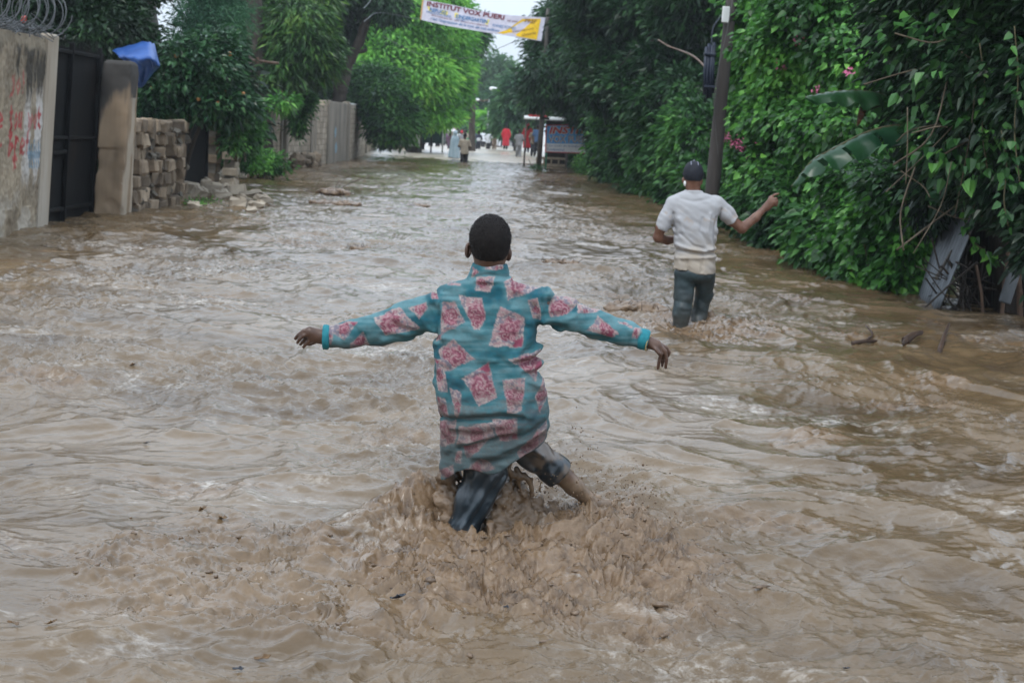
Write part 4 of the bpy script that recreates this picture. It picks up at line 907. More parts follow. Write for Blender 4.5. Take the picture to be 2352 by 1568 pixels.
mb = MB(); mb.box((a[0]+cw*.73,YK+1.9,zc/2),(cw*.5,.06,zc),0,.01); mb.box((b[0]-cw*.04,YK+1.1,zc/2),(.06,1.6,zc)); mb.build('wall',WOODD,t)
mb = MB(); mb.box((a[0]+cw*.62,YK+.12,.42),(cw*.66,.10,.10),0,.01); mb.box((a[0]+cw*.62,YK+.16,.12),(cw*.66,.08,.12)); [mb.box((a[0]+cw*(.30+.16*k),YK+.14,.28),(.07,.07,.30)) for k in range(5)]; mb.build('counter',noisy('pale_timber',[(.3,(.20,.16,.11)),(.7,(.36,.29,.2))],6,.8,.2),t)
for k in (0,1): mb = MB(); mb.tube([((a if k==0 else b)[0]+(.06 if k==0 else -.12),YK+(1.9 if k==0 else -.2),-.4),((a if k==0 else b)[0]+(.06 if k==0 else -.12),YK+(1.9 if k==0 else -.2),zc)],.04,8); mb.build('post',WOODM,t,True)
# ------------------------------------------------------------------ leaning pole with dark bundle, cables
t = thing('leaning_pole','tall dark leaning timber pole rising from the hedge behind the pointing man','pole',down(at(1628,520,24.0)))
YP = 24.0
mb = MB(); mb.tube([down(at(1626,520,YP),-.6),at(1640,400,YP),at(1652,280,YP),at(1664,160,YP),at(1676,40,YP),at(1684,-40,YP)],[.125,.12,.11,.10,.095,.09],14,.05); mb.build('shaft',noisy('dark_pole',[(.3,(.03,.025,.022)),(.55,(.062,.053,.048)),(.78,(.17,.16,.155))],3,.85,.6,25,stretch=(1,1,.10),bdist=.012),t,True)
mb = MB(); p = at(1667,34,YP-.16); mb.box(p,(.13,.03,.26),.3,.01); mb.build('white_tag',PALE,t)
t = thing('conduit_bundle','bundle of dark plastic tubes hanging beside the leaning pole','tube bundle',at(1630,225,YP-.25))
DK = plain('dark_plastic',(.016,.022,.040),.4)
for k,(dx,y0,y1) in enumerate(((-10,108,218),(-4,101,226),(3,104,224),(8,98,214))):
    mb = MB(); mb.tube([at(1630+dx+3,y0,YP-.25+.03*(k%2)),at(1629+dx,(y0+y1)/2,YP-.27),at(1628+dx,y1,YP-.25)],.028,9); mb.build('tube',DK,t,True)
for y in (125,200): mb = MB(); mb.box(at(1630,y,YP-.25),(.20,.12,.04),0,.01); mb.build('strap',DK,t)
mb = MB(); mb.tube(spline([at(1634,100,YP-.25),at(1640,60,YP-.2),at(1672,20,YP-.05)],8),.010,5); mb.build('hanger',DK,t)
CAB = plain('cable_sheath',(.075,.07,.068),.6)
def cable(label, pts, r=.012, mat=None):
    P = spline([at(*p) for p in pts],40); o = MB(); o.tube(P,r,6); ob = o.build('cable',mat or CAB,None,True,loc=P[0]); tag(ob,label,'cable'); return ob
cable('grey cable hanging in a deep loop before the dark tree',[(1306,214,46),(1330,222,44),(1362,212,42),(1400,180,40),(1432,143,38),(1449,118,37)],.016)
cable('brownish cable curving through leaves to the tube bundle',[(1512,92,33),(1535,106,32),(1562,116,31),(1590,128,26),(1612,146,24.5),(1622,160,23.8)],.018,RUST)
cable('thin wire running down the face of the leaning pole',[(1684,-10,23.7),(1672,60,23.6),(1652,150,23.6),(1640,230,23.6),(1644,300,23.7),(1650,360,23.7)],.008)
cable('thin wire slanting up through the layered tree',[(1339,113,50),(1390,80,46),(1420,45,43),(1450,8,40),(1475,-30,38)],.010)
cable('faint wire crossing before the bright tree',[(880,84,70),(950,120,66),(1010,132,63),(1100,128,60),(1256,62,58)],.010)
# ------------------------------------------------------------------ street lamps
LAMPM = plain('lamp_grey',(.30,.31,.32),.5); LAMPW = plain('lamp_white',(.72,.73,.74),.4)
def lamp(label, pole, arm, head, Y):
    t = thing('street_lamp',label,'street lamp',down(at(*pole[0],Y),0),'street lamps far down the road')
    mb = MB(); P = [at(*p,Y) for p in pole]; P[0][2] = -.1; mb.tube(P,.06,8); mb.build('pole',LAMPM,t,True)
    mb = MB(); mb.tube([at(*p,Y) for p in arm],.05,6); mb.build('arm',RUST if len(arm)==3 else LAMPM,t,True)
    f = Field(at(*head,Y)-1.3,at(*head,Y)+1.3,.08); c = at(*head,Y); f.ell(c,(.36,.2,.12),0,0); f.ell(c-[.14,0,.01],(.24,.22,.15),.05); P,Q = f.mesh(); mk('lamp_head',P,Q,LAMPW,t)
lamp('nearer street lamp whose pale head pokes out of the trees',[(1196,330),(1197,260),(1198,203)],[(1198,203),(1176,203),(1140,203)],(1134,203.5),118)
lamp('farther street lamp with white head on a slim straight pole',[(1120,305),(1121,260),(1123.5,229)],[(1123.5,229),(1110,232),(1099,230)],(1093,229),118)
# ------------------------------------------------------------------ stall, hut, painted trunk under the bright tree
t = thing('market_stall','low dark green stall under the bright tree','stall',down(gp(990,327)))
YM = 84; m_ = lambda x,y,dy=0: at(x,y,YM+dy)
GRN = noisy('dark_green_sheet',[(.3,(.008,.035,.03)),(.7,(.02,.07,.055))],3,.6,.2)
P0 = m_(962,322); P1 = m_(1020,326); cw = P1[0]-P0[0]
mb = MB(); mb.box((P0[0]+cw*.5,YM+.8,1.05),(cw,1.8,.9),0,.06); mb.build('covered_counter',GRN,t)
mb = MB(); mb.box((P0[0]+cw*.45,YM+.9,2.35),(cw*1.15,2.4,.06),0,.01,(.1,.06)); mb.build('roof',TIN,t)
for k in (.05,.5,.95): mb = MB(); mb.tube([(P0[0]+cw*k,YM-.1,-.1),(P0[0]+cw*k,YM-.1,2.35)],.05,7); mb.build('post',PALE if k>.9 else WOODD,t,True)
t = thing('painted_trunk','thick tree trunk stub painted white beside the green stall','tree trunk',down(at(952,322,81)))
mb = MB(); mb.tube([at(952,324,80.9)-[0,0,.3],at(952,300,80.9),at(953,286,81)],[.34,.31,.30],12,.03); mb.build('painted_base',PALE,t,True)
mb = MB(); mb.tube([at(953,286,81),at(953,255,81.2),at(958,220,81.5)],[.295,.30,.26],12,.05); mb.build('bark',BARK,t,True)
t = thing('roadside_hut','distant low hut with slanting blue grey roof closing the road','hut',down(at(1052,305,165),0))
mb = MB(); h0 = at(1030,305,165); h1 = at(1078,305,165); cw = h1[0]-h0[0]; mb.box((h0[0]+cw/2,167,1.3),(cw,4,2.6),0,.03); mb.build('wall',CONC,t)
mb = MB(); mb.box((h0[0]+cw/2,167,3.2),(cw*1.15,5,.12),0,.02,(0,-.22)); mb.build('roof',TIN,t)
mb = MB(); mb.box((h0[0]+cw*.6,164.97,1.0),(.9,.06,2)); mb.build('door',WOODD,t)
t = thing('roadside_shack','pale block shack beside the painted trunk','shack',down(at(935,322,90)))
mb = MB(); p = at(932,315,90); mb.box((p[0],91,1.2),(1.6,2,2.6),0,.03); mb.build('wall',BLOCK,t); mb = MB(); mb.box((p[0],91,2.6),(2.0,2.4,.08),0,.01,(.08,0)); mb.build('roof',TIN,t)
# ------------------------------------------------------------------ near bank: tin sheet and shack, banana leaves
def corr(name, c0, c1, c2, mat, parent, n=60, amp=.012, wl=.076, rag=.0):
    "a corrugated sheet spanned by three corners, ridges running along c0->c2"
    c0,c1,c2 = map(np.array,(c0,c1,c2)); e1 = c1-c0; e2 = c2-c0; nn = np.cross(e1,e2); nn /= np.linalg.norm(nn); L1 = np.linalg.norm(e1)
    nu = max(8,int(L1/wl*8)); V = []
    for i in range(nu+1):
        u = i/nu; r = 1+rag*perlin2(np.array([u*5]),np.array([1.]),3)[0]
        for j in range(9): v = j/8*r; V.append(c0+e1*u+e2*v+nn*(amp*math.sin(2*PI*u*L1/wl)+.03*math.sin(v*3+u*2)))
    F = np.array([[i*9+j,i*9+j+1,(i+1)*9+j+1,(i+1)*9+j] for i in range(nu) for j in range(8)])
    o = mk(name,V,F,mat,parent,True); m = o.modifiers.new('thickness','SOLIDIFY'); m.thickness = .002; return o
t = thing('tin_sheet','weathered grey tin sheet leaning out of the vines into the flood','tin sheet',down(at(2125,700,14.6),0))
corr('sheet',at(2102,716,15.2),at(2160,724,14.1),at(2196,440,15.4),TIN,t,rag=.05,wl=.11)
mb = MB(); mb.tube([at(2150,640,14.3),at(2200,555,14.7),at(2240,480,15)],[.02,.018,.015],7,.1); mb.build('batten',WOODM,t)
t = thing('tin_shack','dark shack of boards and rusty tin swallowed by creepers','shack',down(at(2270,730,14.3),0))
corr('tin_wall',at(2205,735,15.2),at(2420,760,14.0),at(2215,470,15.3),noisy('dark_rusty_tin',[(.3,(.012,.010,.009)),(.6,(.035,.026,.021)),(.8,(.075,.05,.038))],4,.7,.3,25),t,wl=.10,rag=.1)
for (x,y0,y1,dx,r) in ((2300,735,560,18,.020),(2345,745,600,-8,.03),(2262,728,610,-20,.015)): mb = MB(); mb.tube([at(x,y0,14.0)-[0,0,.1],at(x+dx*.4,(y0+y1)/2,14.05),at(x+dx,y1,14.2)],r,7,.12); mb.build('prop',noisy('prop_wood',[(.3,(.06,.035,.022)),(.7,(.14,.085,.055))],6,.8,.3),t)
mb = MB()
for k in range(50):
    p = at(RNG.uniform(2150,2260),RNG.uniform(600,722),RNG.uniform(14.0,14.7)); d = RNG.normal(size=3)*[.12,.06,.14]; mb.tube([p-d,p+RNG.normal(0,.02,3),p+d],RNG.uniform(.004,.012),5,.2)
mb.build('twig_litter',WOODD,t)
mb = MB(); mb.box(at(2325,640,13.9),(.14,.03,.5),.3,.01,(0,.25)); mb.build('loose_board',TIN,t)
BAN = leafmat('banana_leaf',[(.010,.042,.022),(.017,.066,.028),(.026,.085,.03),(.04,.11,.032)],.30,.3,1.5); BAN.node_tree.nodes['Principled BSDF'].inputs['Specular IOR Level'].default_value = .5
DRY = noisy('dry_leaf',[(.3,(.05,.022,.012)),(.7,(.14,.07,.035))],9,.8,.3)
def banana_leaf(parent, pts, Y, w, droop=.6, tears=(), name='leaf', mat=None):
    M = spline([at(x,y,Y+dy) for x,y,dy in pts],48); n = len(M); T = np.gradient(M,axis=0); T /= np.linalg.norm(T,axis=1)[:,None]; V = []; F = []
    W = w*np.sin(np.clip(np.linspace(.06,1,n),0,1)*PI)**.55
    for i in range(n):
        S = np.cross(T[i],[0,0,1.]); S /= np.linalg.norm(S); U = np.cross(S,T[i])
        for s in (-1,-.66,-.33,0,.33,.66,1):
            a = abs(s); dr = droop*(1.0+.25*math.sin(i*.9+s)); V.append(M[i]+S*s*W[i]*math.cos(dr*a)-U*W[i]*a*math.sin(dr*a)+U*.004*math.sin(i*2.2))
    for i in range(n-1):
        for j in range(6):
            if (i in tears) and j not in (2,3): continue
            F.append([i*7+j,i*7+j+1,(i+1)*7+j+1,(i+1)*7+j])
    o = mk(name,V,F,mat or BAN,parent,True); r = MB(); r.tube(M-[0,0,.004],interp_r([.016,.010,.004],n),6); q = r.build('midrib',STEM,o,True); return o
t = thing('banana_plant','banana plant holding long split leaves out over the water','banana plant',down(at(2165,640,15.6),0))
mb = MB(); mb.tube([down(at(2175,690,15.6)),at(2172,560,15.6),at(2150,400,15.5),at(2130,300,15.4)],[.12,.11,.09,.06],10,.04); mb.build('trunk',noisy('banana_stem',[(.3,(.03,.05,.02)),(.7,(.10,.12,.05))],5,.6,.3),t,True)
banana_leaf(t,[(2130,300,.4),(2080,240,.2),(2010,212,-.1),(1930,208,-.3),(1848,222,-.5)],15,.27,.75,tears=(22,23))
banana_leaf(t,[(2150,330,.2),(2080,290,-.3),(2000,300,-.6),(1920,338,-.8),(1862,372,-.9),(1818,428,-.9)],14.6,.25,.7,tears=(18,26,33,34,40))
banana_leaf(t,[(2120,260,.5),(2090,190,.3),(2100,110,.1),(2140,60,0)],15.2,.24,.5)
banana_leaf(t,[(2180,360,0),(2170,400,-.4),(2160,440,-.5),(2163,474,-.5)],14.0,.17,.9)
banana_leaf(t,[(2000,212,.0),(1982,235,-.1),(1972,262,-.1),(1968,290,-.1)],14.9,.07,1.2,name='dry_leaf',mat=DRY)
PINK = plain('pink_petal',(.62,.16,.30),.5)
vine = [o for o in bpy.data.objects if o.name.startswith('vine') and o.parent is None and 'pink' in o.get('label','')][0]
for (x,y,Y,s) in ((1672,318,24.2,1),(1690,330,24.2,1.2),(1700,338,24.1,.8),(1745,335,23.4,.8),(1750,352,23.4,.9),(1774,345,23.2,.8),(1738,366,23.5,.7),(1721,368,23.7,.7),(1795,152,21.2,.7),(1840,98,20.6,.8),(1762,215,23.4,.6),(1876,205,19.8,.6),(1775,140,22.6,.5),(1952,165,18.9,.7)):
    n = int(26*s); C = at(x,y,Y)+RNG.normal(size=(n,3))*[.055*s,.05,.045*s]; V,F = leaf_mesh(C,RNG.normal(size=(n,3)),RNG.normal(size=(n,3)),np.full(n,.055),np.full(n,.035),.3)
    mk('flower_cluster',V,F,PINK,vine,False)
t = thing('climbing_stem','bare pale creeper stem arching out of the near dark tree','stem',at(2352,330,13)); mb = MB(); mb.tube(spline([at(2400,400,13),at(2345,330,13),at(2318,262,13.1),at(2282,222,13.2),at(2262,200,13.3)],20),[.016]*17 if False else .012,6,.1); mb.build('stem',noisy('pale_stem',[(.3,(.12,.10,.06)),(.7,(.26,.22,.14))],8,.7,.2),t,True); mb = MB(); mb.tube(spline([at(2330,285,13.05),at(2322,262,13.0),at(2308,245,13.0)],8),.008,5); mb.build('side_shoot',STEM,t,True)
# ================================================================== the foreground wader
def Wp(x, y, dy=0.0): return at(x, y, Y0+dy)
def to_photo(P, Y):
    "flat lay-out position (in the measured units) of points on the standing plane Y"
    Q = P.copy(); Q[:,1] = Y; d = Q-_C; k = d@_F
    return PW/2+FPX*(d@_R)/k, PH/2-FPX*(d@_U)/k
def seg_d(px, py, pts):
    d = np.full(px.shape,1e3)
    for (ax,ay),(bx,by) in zip(pts[:-1],pts[1:]):
        dx,dy = bx-ax,by-ay; t = np.clip(((px-ax)*dx+(py-ay)*dy)/(dx*dx+dy*dy+1e-9),0,1)
        d = np.minimum(d,np.hypot(px-ax-t*dx,py-ay-t*dy))
    return d
def folds(F, Y, lines, unit):
    "press creases (negative) and raise ridges (positive) along lines in the lay-out; each (points, height, width)"
    def fn(P):
        px,py = to_photo(P,Y); a = np.zeros(len(P)); side = sstep(.02,-.10,P[:,1]-Y+0)*1.0
        for pts,h,w in lines: a -= h*np.exp(-(seg_d(px,py,pts)/w)**2)
        return a*unit
    F.mod(fn,.05)
SKIN = noisy('dark_skin',[(.3,(.050,.024,.015)),(.55,(.080,.040,.026)),(.75,(.115,.062,.043))],22,.42,.12,160,bdist=.002,spec=.45)
HAIR = noisy('cropped_hair',[(.3,(.005,.004,.004)),(.7,(.016,.013,.012))],60,.8,.8,260,bdist=.004,spec=.2)
def hand(F, palm, fingers, rp=.019, rf=.0082, sy=1.0):
    for P in palm: F.chain(P,[rp]*len(P),.012,sy)
    for P in fingers: F.chain(P,np.linspace(rf*1.08,rf*.80,len(P)),.004)

def build_wader():
    t = thing('person','person in a teal rose patchwork jacket wading with both arms stretched out','person',(MAN[0]+.03,Y0,0))
    # ---- body
    f = Field((-.86,Y0-.26,-.42),(.68,Y0+.36,1.27),.0046)
    hc = Wp(1126,549,.0)
    f.ell(hc,(.0745,.097,.090),0); f.ell(hc+[.004,.012,-.055],(.060,.078,.070),.03); f.ell(hc+[.006,.060,-.082],(.044,.040,.038),.03)
    f.cone(Wp(1124,596,-.012),Wp(1119,655,.0),.053,.052,.02)
    f.ell(hc+[.008,.098,-.045],(.013,.020,.020),.012); f.ell(hc+[.007,.092,-.082],(.022,.010,.012),.008)
    f.ell(hc+[.006,.090,-.012],(.055,.012,.014),.012)
    for s in (-1,1): f.ell(hc+[.007+s*.031,.098,-.028],(.014,.012,.009),0,cut=True)
    f.ell(Wp(1075,575,.008),(.011,.019,.031),.006,yaw=-.5); f.ell(Wp(1078,575,.0),(.006,.010,.020),0,cut=True); f.ell(Wp(1168,583,.03),(.009,.020,.029),.006,yaw=.6)
    f.stack([(Wp(1125,985)[2],Wp(1135,985)[0],Y0,.10,.06),(Wp(1125,820)[2],Wp(1120,820)[0],Y0+.01,.10,.08),(Wp(1125,700)[2],Wp(1125,700)[0],Y0+.025,.13,.06),(Wp(1125,672)[2],Wp(1125,672)[0],Y0+.025,.07,.04)],.015)
    f.chain([Wp(1025,700,.02),Wp(872,756,.05),Wp(770,772,.04),Wp(742,772,.03)],[.05,.034,.025,.024],.02)
    f.chain([Wp(1235,695,.02),Wp(1370,742,.05),Wp(1462,775,.04),Wp(1488,784,.03)],[.05,.034,.024,.022],.02)
    d = .03
    hand(f,[[Wp(742,768,d),Wp(712,761,d-.01)],[Wp(742,775,d),Wp(714,768,d-.005)],[Wp(740,779,d+.005),Wp(720,776,d)]],
      [[Wp(712,755,d-.012),Wp(697,760,d-.016),Wp(686,768,d-.012),Wp(678,777,d-.004)],[Wp(712,763,d-.010),Wp(698,770,d-.020),Wp(689,778,d-.018),Wp(683,787,d-.010)],
       [Wp(714,768,d+.006),Wp(702,777,d+.006),Wp(695,785,d+.012),Wp(690,791,d+.018)],[Wp(722,777,d+.000),Wp(710,783,d-.006),Wp(702,790,d-.004),Wp(697,797,d+.002)],
       [Wp(735,780,d+.03),Wp(722,786,d+.045),Wp(712,790,d+.05),Wp(706,791,d+.05)]])
    hand(f,[[Wp(1486,782,d),Wp(1508,790,d-.01)],[Wp(1488,788,d),Wp(1510,797,d-.008)]],
      [[Wp(1509,797,d-.012),Wp(1518,812,d-.018),Wp(1514,830,d-.014),Wp(1511,846,d-.008)],[Wp(1513,792,d-.008),Wp(1528,806,d-.014),Wp(1531,826,d-.012),Wp(1529,844,d-.006)],
       [Wp(1512,795,d+.002),Wp(1523,813,d+.000),Wp(1522,829,d+.004),Wp(1521,840,d+.010)],[Wp(1514,790,d+.006),Wp(1530,798,d+.008),Wp(1537,808,d+.010),Wp(1534,818,d+.014)],
       [Wp(1497,793,d-.018),Wp(1507,803,d-.030),Wp(1513,810,d-.034),Wp(1515,814,d-.034)]],.018)
    f.chain([Wp(1108,1000,0),Wp(1112,1095,0),Wp(1077,1190,-.02),Wp(1050,1290,-.03)],[.055,.045,.036,.03],.015)
    f.chain([Wp(1050,1290,-.03),Wp(1046,1305,.12)],[.035,.028],.02)
    f.chain([Wp(1168,1000,.035),Wp(1238,1050,.09),Wp(1285,1086,.12),Wp(1318,1116,.15),Wp(1352,1147,.18),Wp(1366,1160,.19)],[.050,.044,.040,.037,.027,.024],.015)
    f.chain([Wp(1364,1157,.19),Wp(1392,1160,.24),Wp(1410,1168,.27)],[.027,.025,.018],.012)
    P,Q = f.mesh(); P = relax(P,Q,2,.4); n1 = fbm3(P*22,3,3); n2 = fbm3(P*60,5,2)
    c = np.array((.078,.040,.026))*(1+.28*n1+.12*n2)[:,None]; m = np.clip(sstep(.34,.16,P[:,2]+.10*n1)*.85,0,.9)[:,None]; c = c*(1-m)+np.array((.17,.115,.072))*(1+.3*n2)[:,None]*m
    mk('body',P,Q,attrmat('wet_dark_skin',.40,.2,180,.45,.002),t,True,col={'paint':np.clip(c,.004,1)})
    EYE = plain('eye_white',(.6,.57,.52),.2)
    for s in (-1,1):
        g = Field(hc+[.007+s*.031-.02,.06,-.05],hc+[.007+s*.031+.02,.11,-.006],.003); g.ell(hc+[.007+s*.031,.086,-.028],(.011,.011,.011),0); P,Q = g.mesh(); mk('eye',P,Q,EYE,t)
    # ---- hair
    f = Field(hc-.13,hc+.13,.0036); f.ell(hc+[0,-.002,.002],(.0785,.100,.091),0); f.ell(hc+[.002,-.012,-.050],(.064,.070,.050),.02)
    def hl(P):
        tt = (P[:,1]-hc[1])/.1; z = np.interp(tt,[-1,-.55,-.1,.05,.55,1],[hc[2]-.090,hc[2]-.082,hc[2]-.050,hc[2]-.022,hc[2]+.02,hc[2]+.038])
        return z-P[:,2]+.003*fbm3(P*150,5,2)
    f.cutmod(hl,.2); f.mod(lambda P:.0016*vnoise3(P*330,3)+.001*vnoise3(P*170,4)); P,Q = f.mesh()
    nrm = P-(hc+[0,0,-.02]); nrm /= np.linalg.norm(nrm,axis=1)[:,None]; k = RNG.choice(len(P),9000); b = P[k]+RNG.normal(0,.001,(9000,3)); d = nrm[k]*.0024+RNG.normal(0,.0012,(9000,3)); sd = np.cross(nrm[k],RNG.normal(size=(9000,3))); sd /= np.linalg.norm(sd,axis=1)[:,None]
    Vh = np.stack([b-sd*.0007,b+sd*.0007,b+d+sd*.0003,b+d-sd*.0003],1).reshape(-1,3); Fh = np.arange(36000).reshape(-1,4)+len(P)
    mk('hair',np.concatenate([P,Vh]),np.concatenate([Q,Fh]),HAIR,t)
    # ---- jacket
    f = Field((-.79,Y0-.27,.12),(.60,Y0+.33,1.10),.0047)
    rows = [(640,1080,1170,.070,.0),(648,1060,1190,.084,.005),(655,1030,1232,.094,.01),(664,1010,1250,.102,.015),(680,1000,1257,.11,.02),(710,996,1254,.115,.02),(750,993,1246,.125,.015),(800,993,1238,.125,.01),(850,997,1241,.125,.0),(900,1002,1256,.135,-.005),(950,1006,1264,.145,-.01),(1000,1009,1260,.148,-.01),(1050,1011,1250,.15,-.01),(1110,1012,1246,.15,-.01)]
    prof = []
    for y,a,b,ry,oy in rows: p = Wp(a,y,oy); q = Wp(b,y,oy); prof.append(((p[2]+q[2])/2,(p[0]+q[0])/2,Y0+oy,(q[0]-p[0])/2,ry))
    f.stack(prof,.0,2.35)
    f.chain([Wp(1022,706,.02),Wp(940,734,.04),Wp(870,755,.05),Wp(800,768,.045),Wp(735,774,.03)],[.070,.070,.062,.051,.043],.028)
    f.chain([Wp(1226,706,.02),Wp(1300,722,.035),Wp(1370,745,.05),Wp(1430,764,.045),Wp(1492,784,.03)],[.072,.066,.054,.044,.036],.028)
    f.ell(Wp(1005,690,.02),(.035,.075,.030),.02); f.ell(Wp(1250,676,.02),(.04,.075,.035),.02)
    for c,d0 in ((Wp(748,773,.03),-1),(Wp(1478,779,.03),1)):
        dr = np.array([d0,0,-.12 if d0<0 else -.28]); dr /= np.linalg.norm(dr); sl,ax = f.sub(c-.12,c+.12); X,Y,Z = np.meshgrid(*ax,indexing='ij')
        f.v[sl] = np.maximum(f.v[sl],((X-c[0])*dr[0]+(Y-c[1])*dr[1]+(Z-c[2])*dr[2]).astype(np.float32))
    # collar
    f.stack([(Wp(1122,646)[2],Wp(1120,646)[0],Y0-.005,.082,.078),(Wp(1122,625)[2],Wp(1123,625)[0],Y0-.008,.070,.070),(Wp(1124,606)[2],Wp(1126,606)[0],Y0-.008,.0635,.066)],.008)
    f.stack([(Wp(1122,628)[2],Wp(1123,628)[0],Y0-.004,.054,.057),(Wp(1124,600)[2],Wp(1126,600)[0],Y0-.004,.0575,.060)],0) if False else None
    L_ = [([(1020,668),(1012,700),(1010,740),(1003,782)],-4,2.5),([(1240,660),(1243,700),(1240,735),(1243,768)],-4,2.5), # creases (height in mm, width in layout units)
      ([(1085,634),(1120,628),(1165,634)],-8,5),([(1080,645),(1120,640),(1165,645)],5,6),
      ([(1002,678),(1000,700),(1015,735)],-9,7),([(1012,690),(1022,720),(1018,770)],6,7),([(1000,770),(985,785)],-8,8),([(1022,700),(1050,730)],-4,8),
      ([(985,704),(1006,745),(1010,775)],-7,6),([(960,716),(985,752),(1000,782)],5,7),([(905,745),(960,762),(1000,772)],-6,7),([(880,768),(940,776),(995,776)],-5,6),([(890,722),(930,760),(985,790)],-5,6),
      ([(815,752),(838,775),(836,795)],-4,6),([(850,790),(890,775)],-3,6),([(770,755),(790,790)],-3,6),
      ([(1250,662),(1260,690),(1254,715)],-6,6),([(1240,672),(1238,700),(1240,735)],6,8),([(1228,700),(1235,740),(1232,770)],-10,8),([(1262,704),(1285,698),(1310,704)],-4,5),([(1245,722),(1290,718),(1330,700)],-5,6),([(1250,738),(1300,735),(1340,712)],5,7),
      ([(1245,755),(1270,745),(1300,752)],-6,7),([(1330,715),(1330,760)],-4,7),([(1300,765),(1350,775),(1400,780)],-5,6),([(1390,745),(1405,775)],-3,6),([(1440,762),(1445,792)],-3,5),
      ([(1244,775),(1222,790),(1200,806)],-11,7),([(1250,796),(1225,808),(1190,812)],9,7),([(1246,812),(1222,822),(1190,826)],-11,6),([(1252,828),(1228,838),(1200,838)],8,7),([(1252,846),(1230,852),(1205,850)],-10,6),([(1262,866),(1240,876),(1215,866)],7,8),
      ([(1205,735),(1195,775),(1175,800)],-5,9),([(1135,800),(1170,830),(1205,840)],-4,10),([(1060,720),(1050,760)],-3,10),([(1110,690),(1100,760),(1095,800)],-3,14),([(1165,680),(1150,740)],3,14),
      ([(1020,952),(1060,948),(1110,942),(1160,938),(1200,946)],-11,7),([(1030,936),(1100,928),(1170,926),(1220,940)],9,10),([(1040,966),(1100,962),(1150,958),(1200,962)],7,8),
      ([(1060,1012),(1110,996),(1150,985),(1200,985),(1250,962)],-10,7),([(1075,1000),(1120,985),(1180,974)],8,7),([(1090,1028),(1140,1020),(1190,1002),(1252,975)],9,8),([(1110,1045),(1160,1034),(1210,1012)],-8,7),([(1020,990),(1040,1020),(1035,1060)],-5,9),
      ([(1015,860),(1030,900),(1022,940)],-5,9),([(1060,880),(1075,920)],-4,12),([(1180,880),(1210,910),(1240,920)],-5,9),([(1125,850),(1140,890)],-3,10)]
    folds(f,Y0,[(p,h*.0014,w) for p,h,w in L_],1.0)
    f.mod(lambda P:-(.0075*fbm3(P*np.array([7,7,15])+3,21,2)+.0056*fbm3(P*np.array([17,17,34]),22,2)))
    # hem line and hollow skirt
    hx = np.array([Wp(x,y)[0] for x,y in ((985,1096),(1014,1089),(1054,1066),(1060,1066),(1100,1063),(1150,1059),(1190,1043),(1248,1000),(1290,975))]); hz = np.array([Wp(x,y)[2] for x,y in ((985,1096),(1014,1089),(1054,1066),(1060,1066),(1100,1063),(1150,1059),(1190,1043),(1248,1000),(1290,975))])
    ax = [f.lo[k]+f.h*np.arange(f.n[k]) for k in range(3)]
    hem = np.interp(ax[0],hx,hz)[:,None,None]+.012*np.sin(ax[0]*34)[:,None,None]; Z = ax[2][None,None,:]
    low = np.broadcast_to((Z<hem+.045)&(Z<.62),f.v.shape); f.v[low] = np.maximum(f.v[low],-(f.v[low]+.016))
    zz = np.broadcast_to(Z<.62,f.v.shape); f.v[zz] = np.maximum(f.v[zz],np.broadcast_to((hem-Z).astype(np.float32),f.v.shape)[zz])
    P,Q = f.mesh(); P = relax(P,Q,1,.4)
    px,py = to_photo(P,Y0)
    # ---- printed patches
    c1 = lambda u,v:(949.4+.2423*u,477.8+.2423*v); c2 = lambda u,v:(949.4+.2344*u,796.2+.2344*v); c3 = lambda u,v:(661.5+.164*u,600.2+.164*v); c4 = lambda u,v:(1225+.1719*u,600.2+.1719*v)
    T = []
    for fn,lst in ((c1,[[(600,640),(775,615),(735,765),(595,765)],[(860,680),(1020,610),(1110,630),(1205,740),(900,850)],[(140,770),(200,745),(245,850),(180,845)],[(280,880),(400,855),(500,1045),(265,1180)],[(430,810),(660,830),(690,1020),(640,1110),(590,1120)],[(825,905),(1055,1010),(1035,1285),(725,1260)],[(1090,850),(1180,830),(1210,1040),(1130,1030)],[(240,1330),(400,1210),(595,1390),(320,1510)],[(215,1190),(265,1170),(280,1210),(230,1250)],[(560,560),(640,590),(560,650)],[(690,520),(840,520),(850,560),(690,570)],[(310,712),(450,690),(455,710),(330,725)]]),
        (c2,[[(215,95),(310,95),(350,395),(250,400)],[(490,255),(745,100),(820,430),(650,510)],[(880,270),(1100,255),(1055,565),(925,565)],[(1190,450),(1300,240),(1345,400),(1240,600)],[(940,75),(1250,0),(1260,180),(1200,300)],[(370,350),(480,390),(480,560),(440,640)],[(240,460),(330,460),(365,640),(240,690)],[(235,715),(440,655),(430,880),(240,950)],[(470,700),(790,660),(800,800),(440,890)],[(780,630),(1020,640),(1030,830),(850,840)],[(500,900),(760,810),(640,930),(540,1010)],[(500,1130),(680,990),(820,1100),(640,1150)],[(430,960),(490,945),(490,1050),(420,1055)],[(255,1180),(410,1080),(415,1190),(270,1240)],[(1010,950),(1310,680),(1290,880),(1050,1010)]]),
        (c3,[[(1690,640),(1930,550),(1970,640),(1850,790)],[(1190,800),(1560,640),(1860,930),(1380,1040)],[(560,900),(970,840),(800,1090),(620,1010)],[(550,920),(640,920),(620,1170),(560,1170)],[(870,1160),(1050,980),(1140,1180),(860,1240)]]),
        (c4,[[(200,560),(310,400),(640,530),(440,690),(220,740)],[(600,560),(960,680),(700,690),(580,680)],[(870,730),(1150,960),(1050,1000),(710,920)],[(1340,890),(1430,900),(1390,1030),(1310,1020)],[(430,930),(560,960),(850,1060),(460,1020)],[(1140,800),(1330,870),(1320,900),(1150,830)]])):
        for poly in lst: T.append([fn(*q) for q in poly])
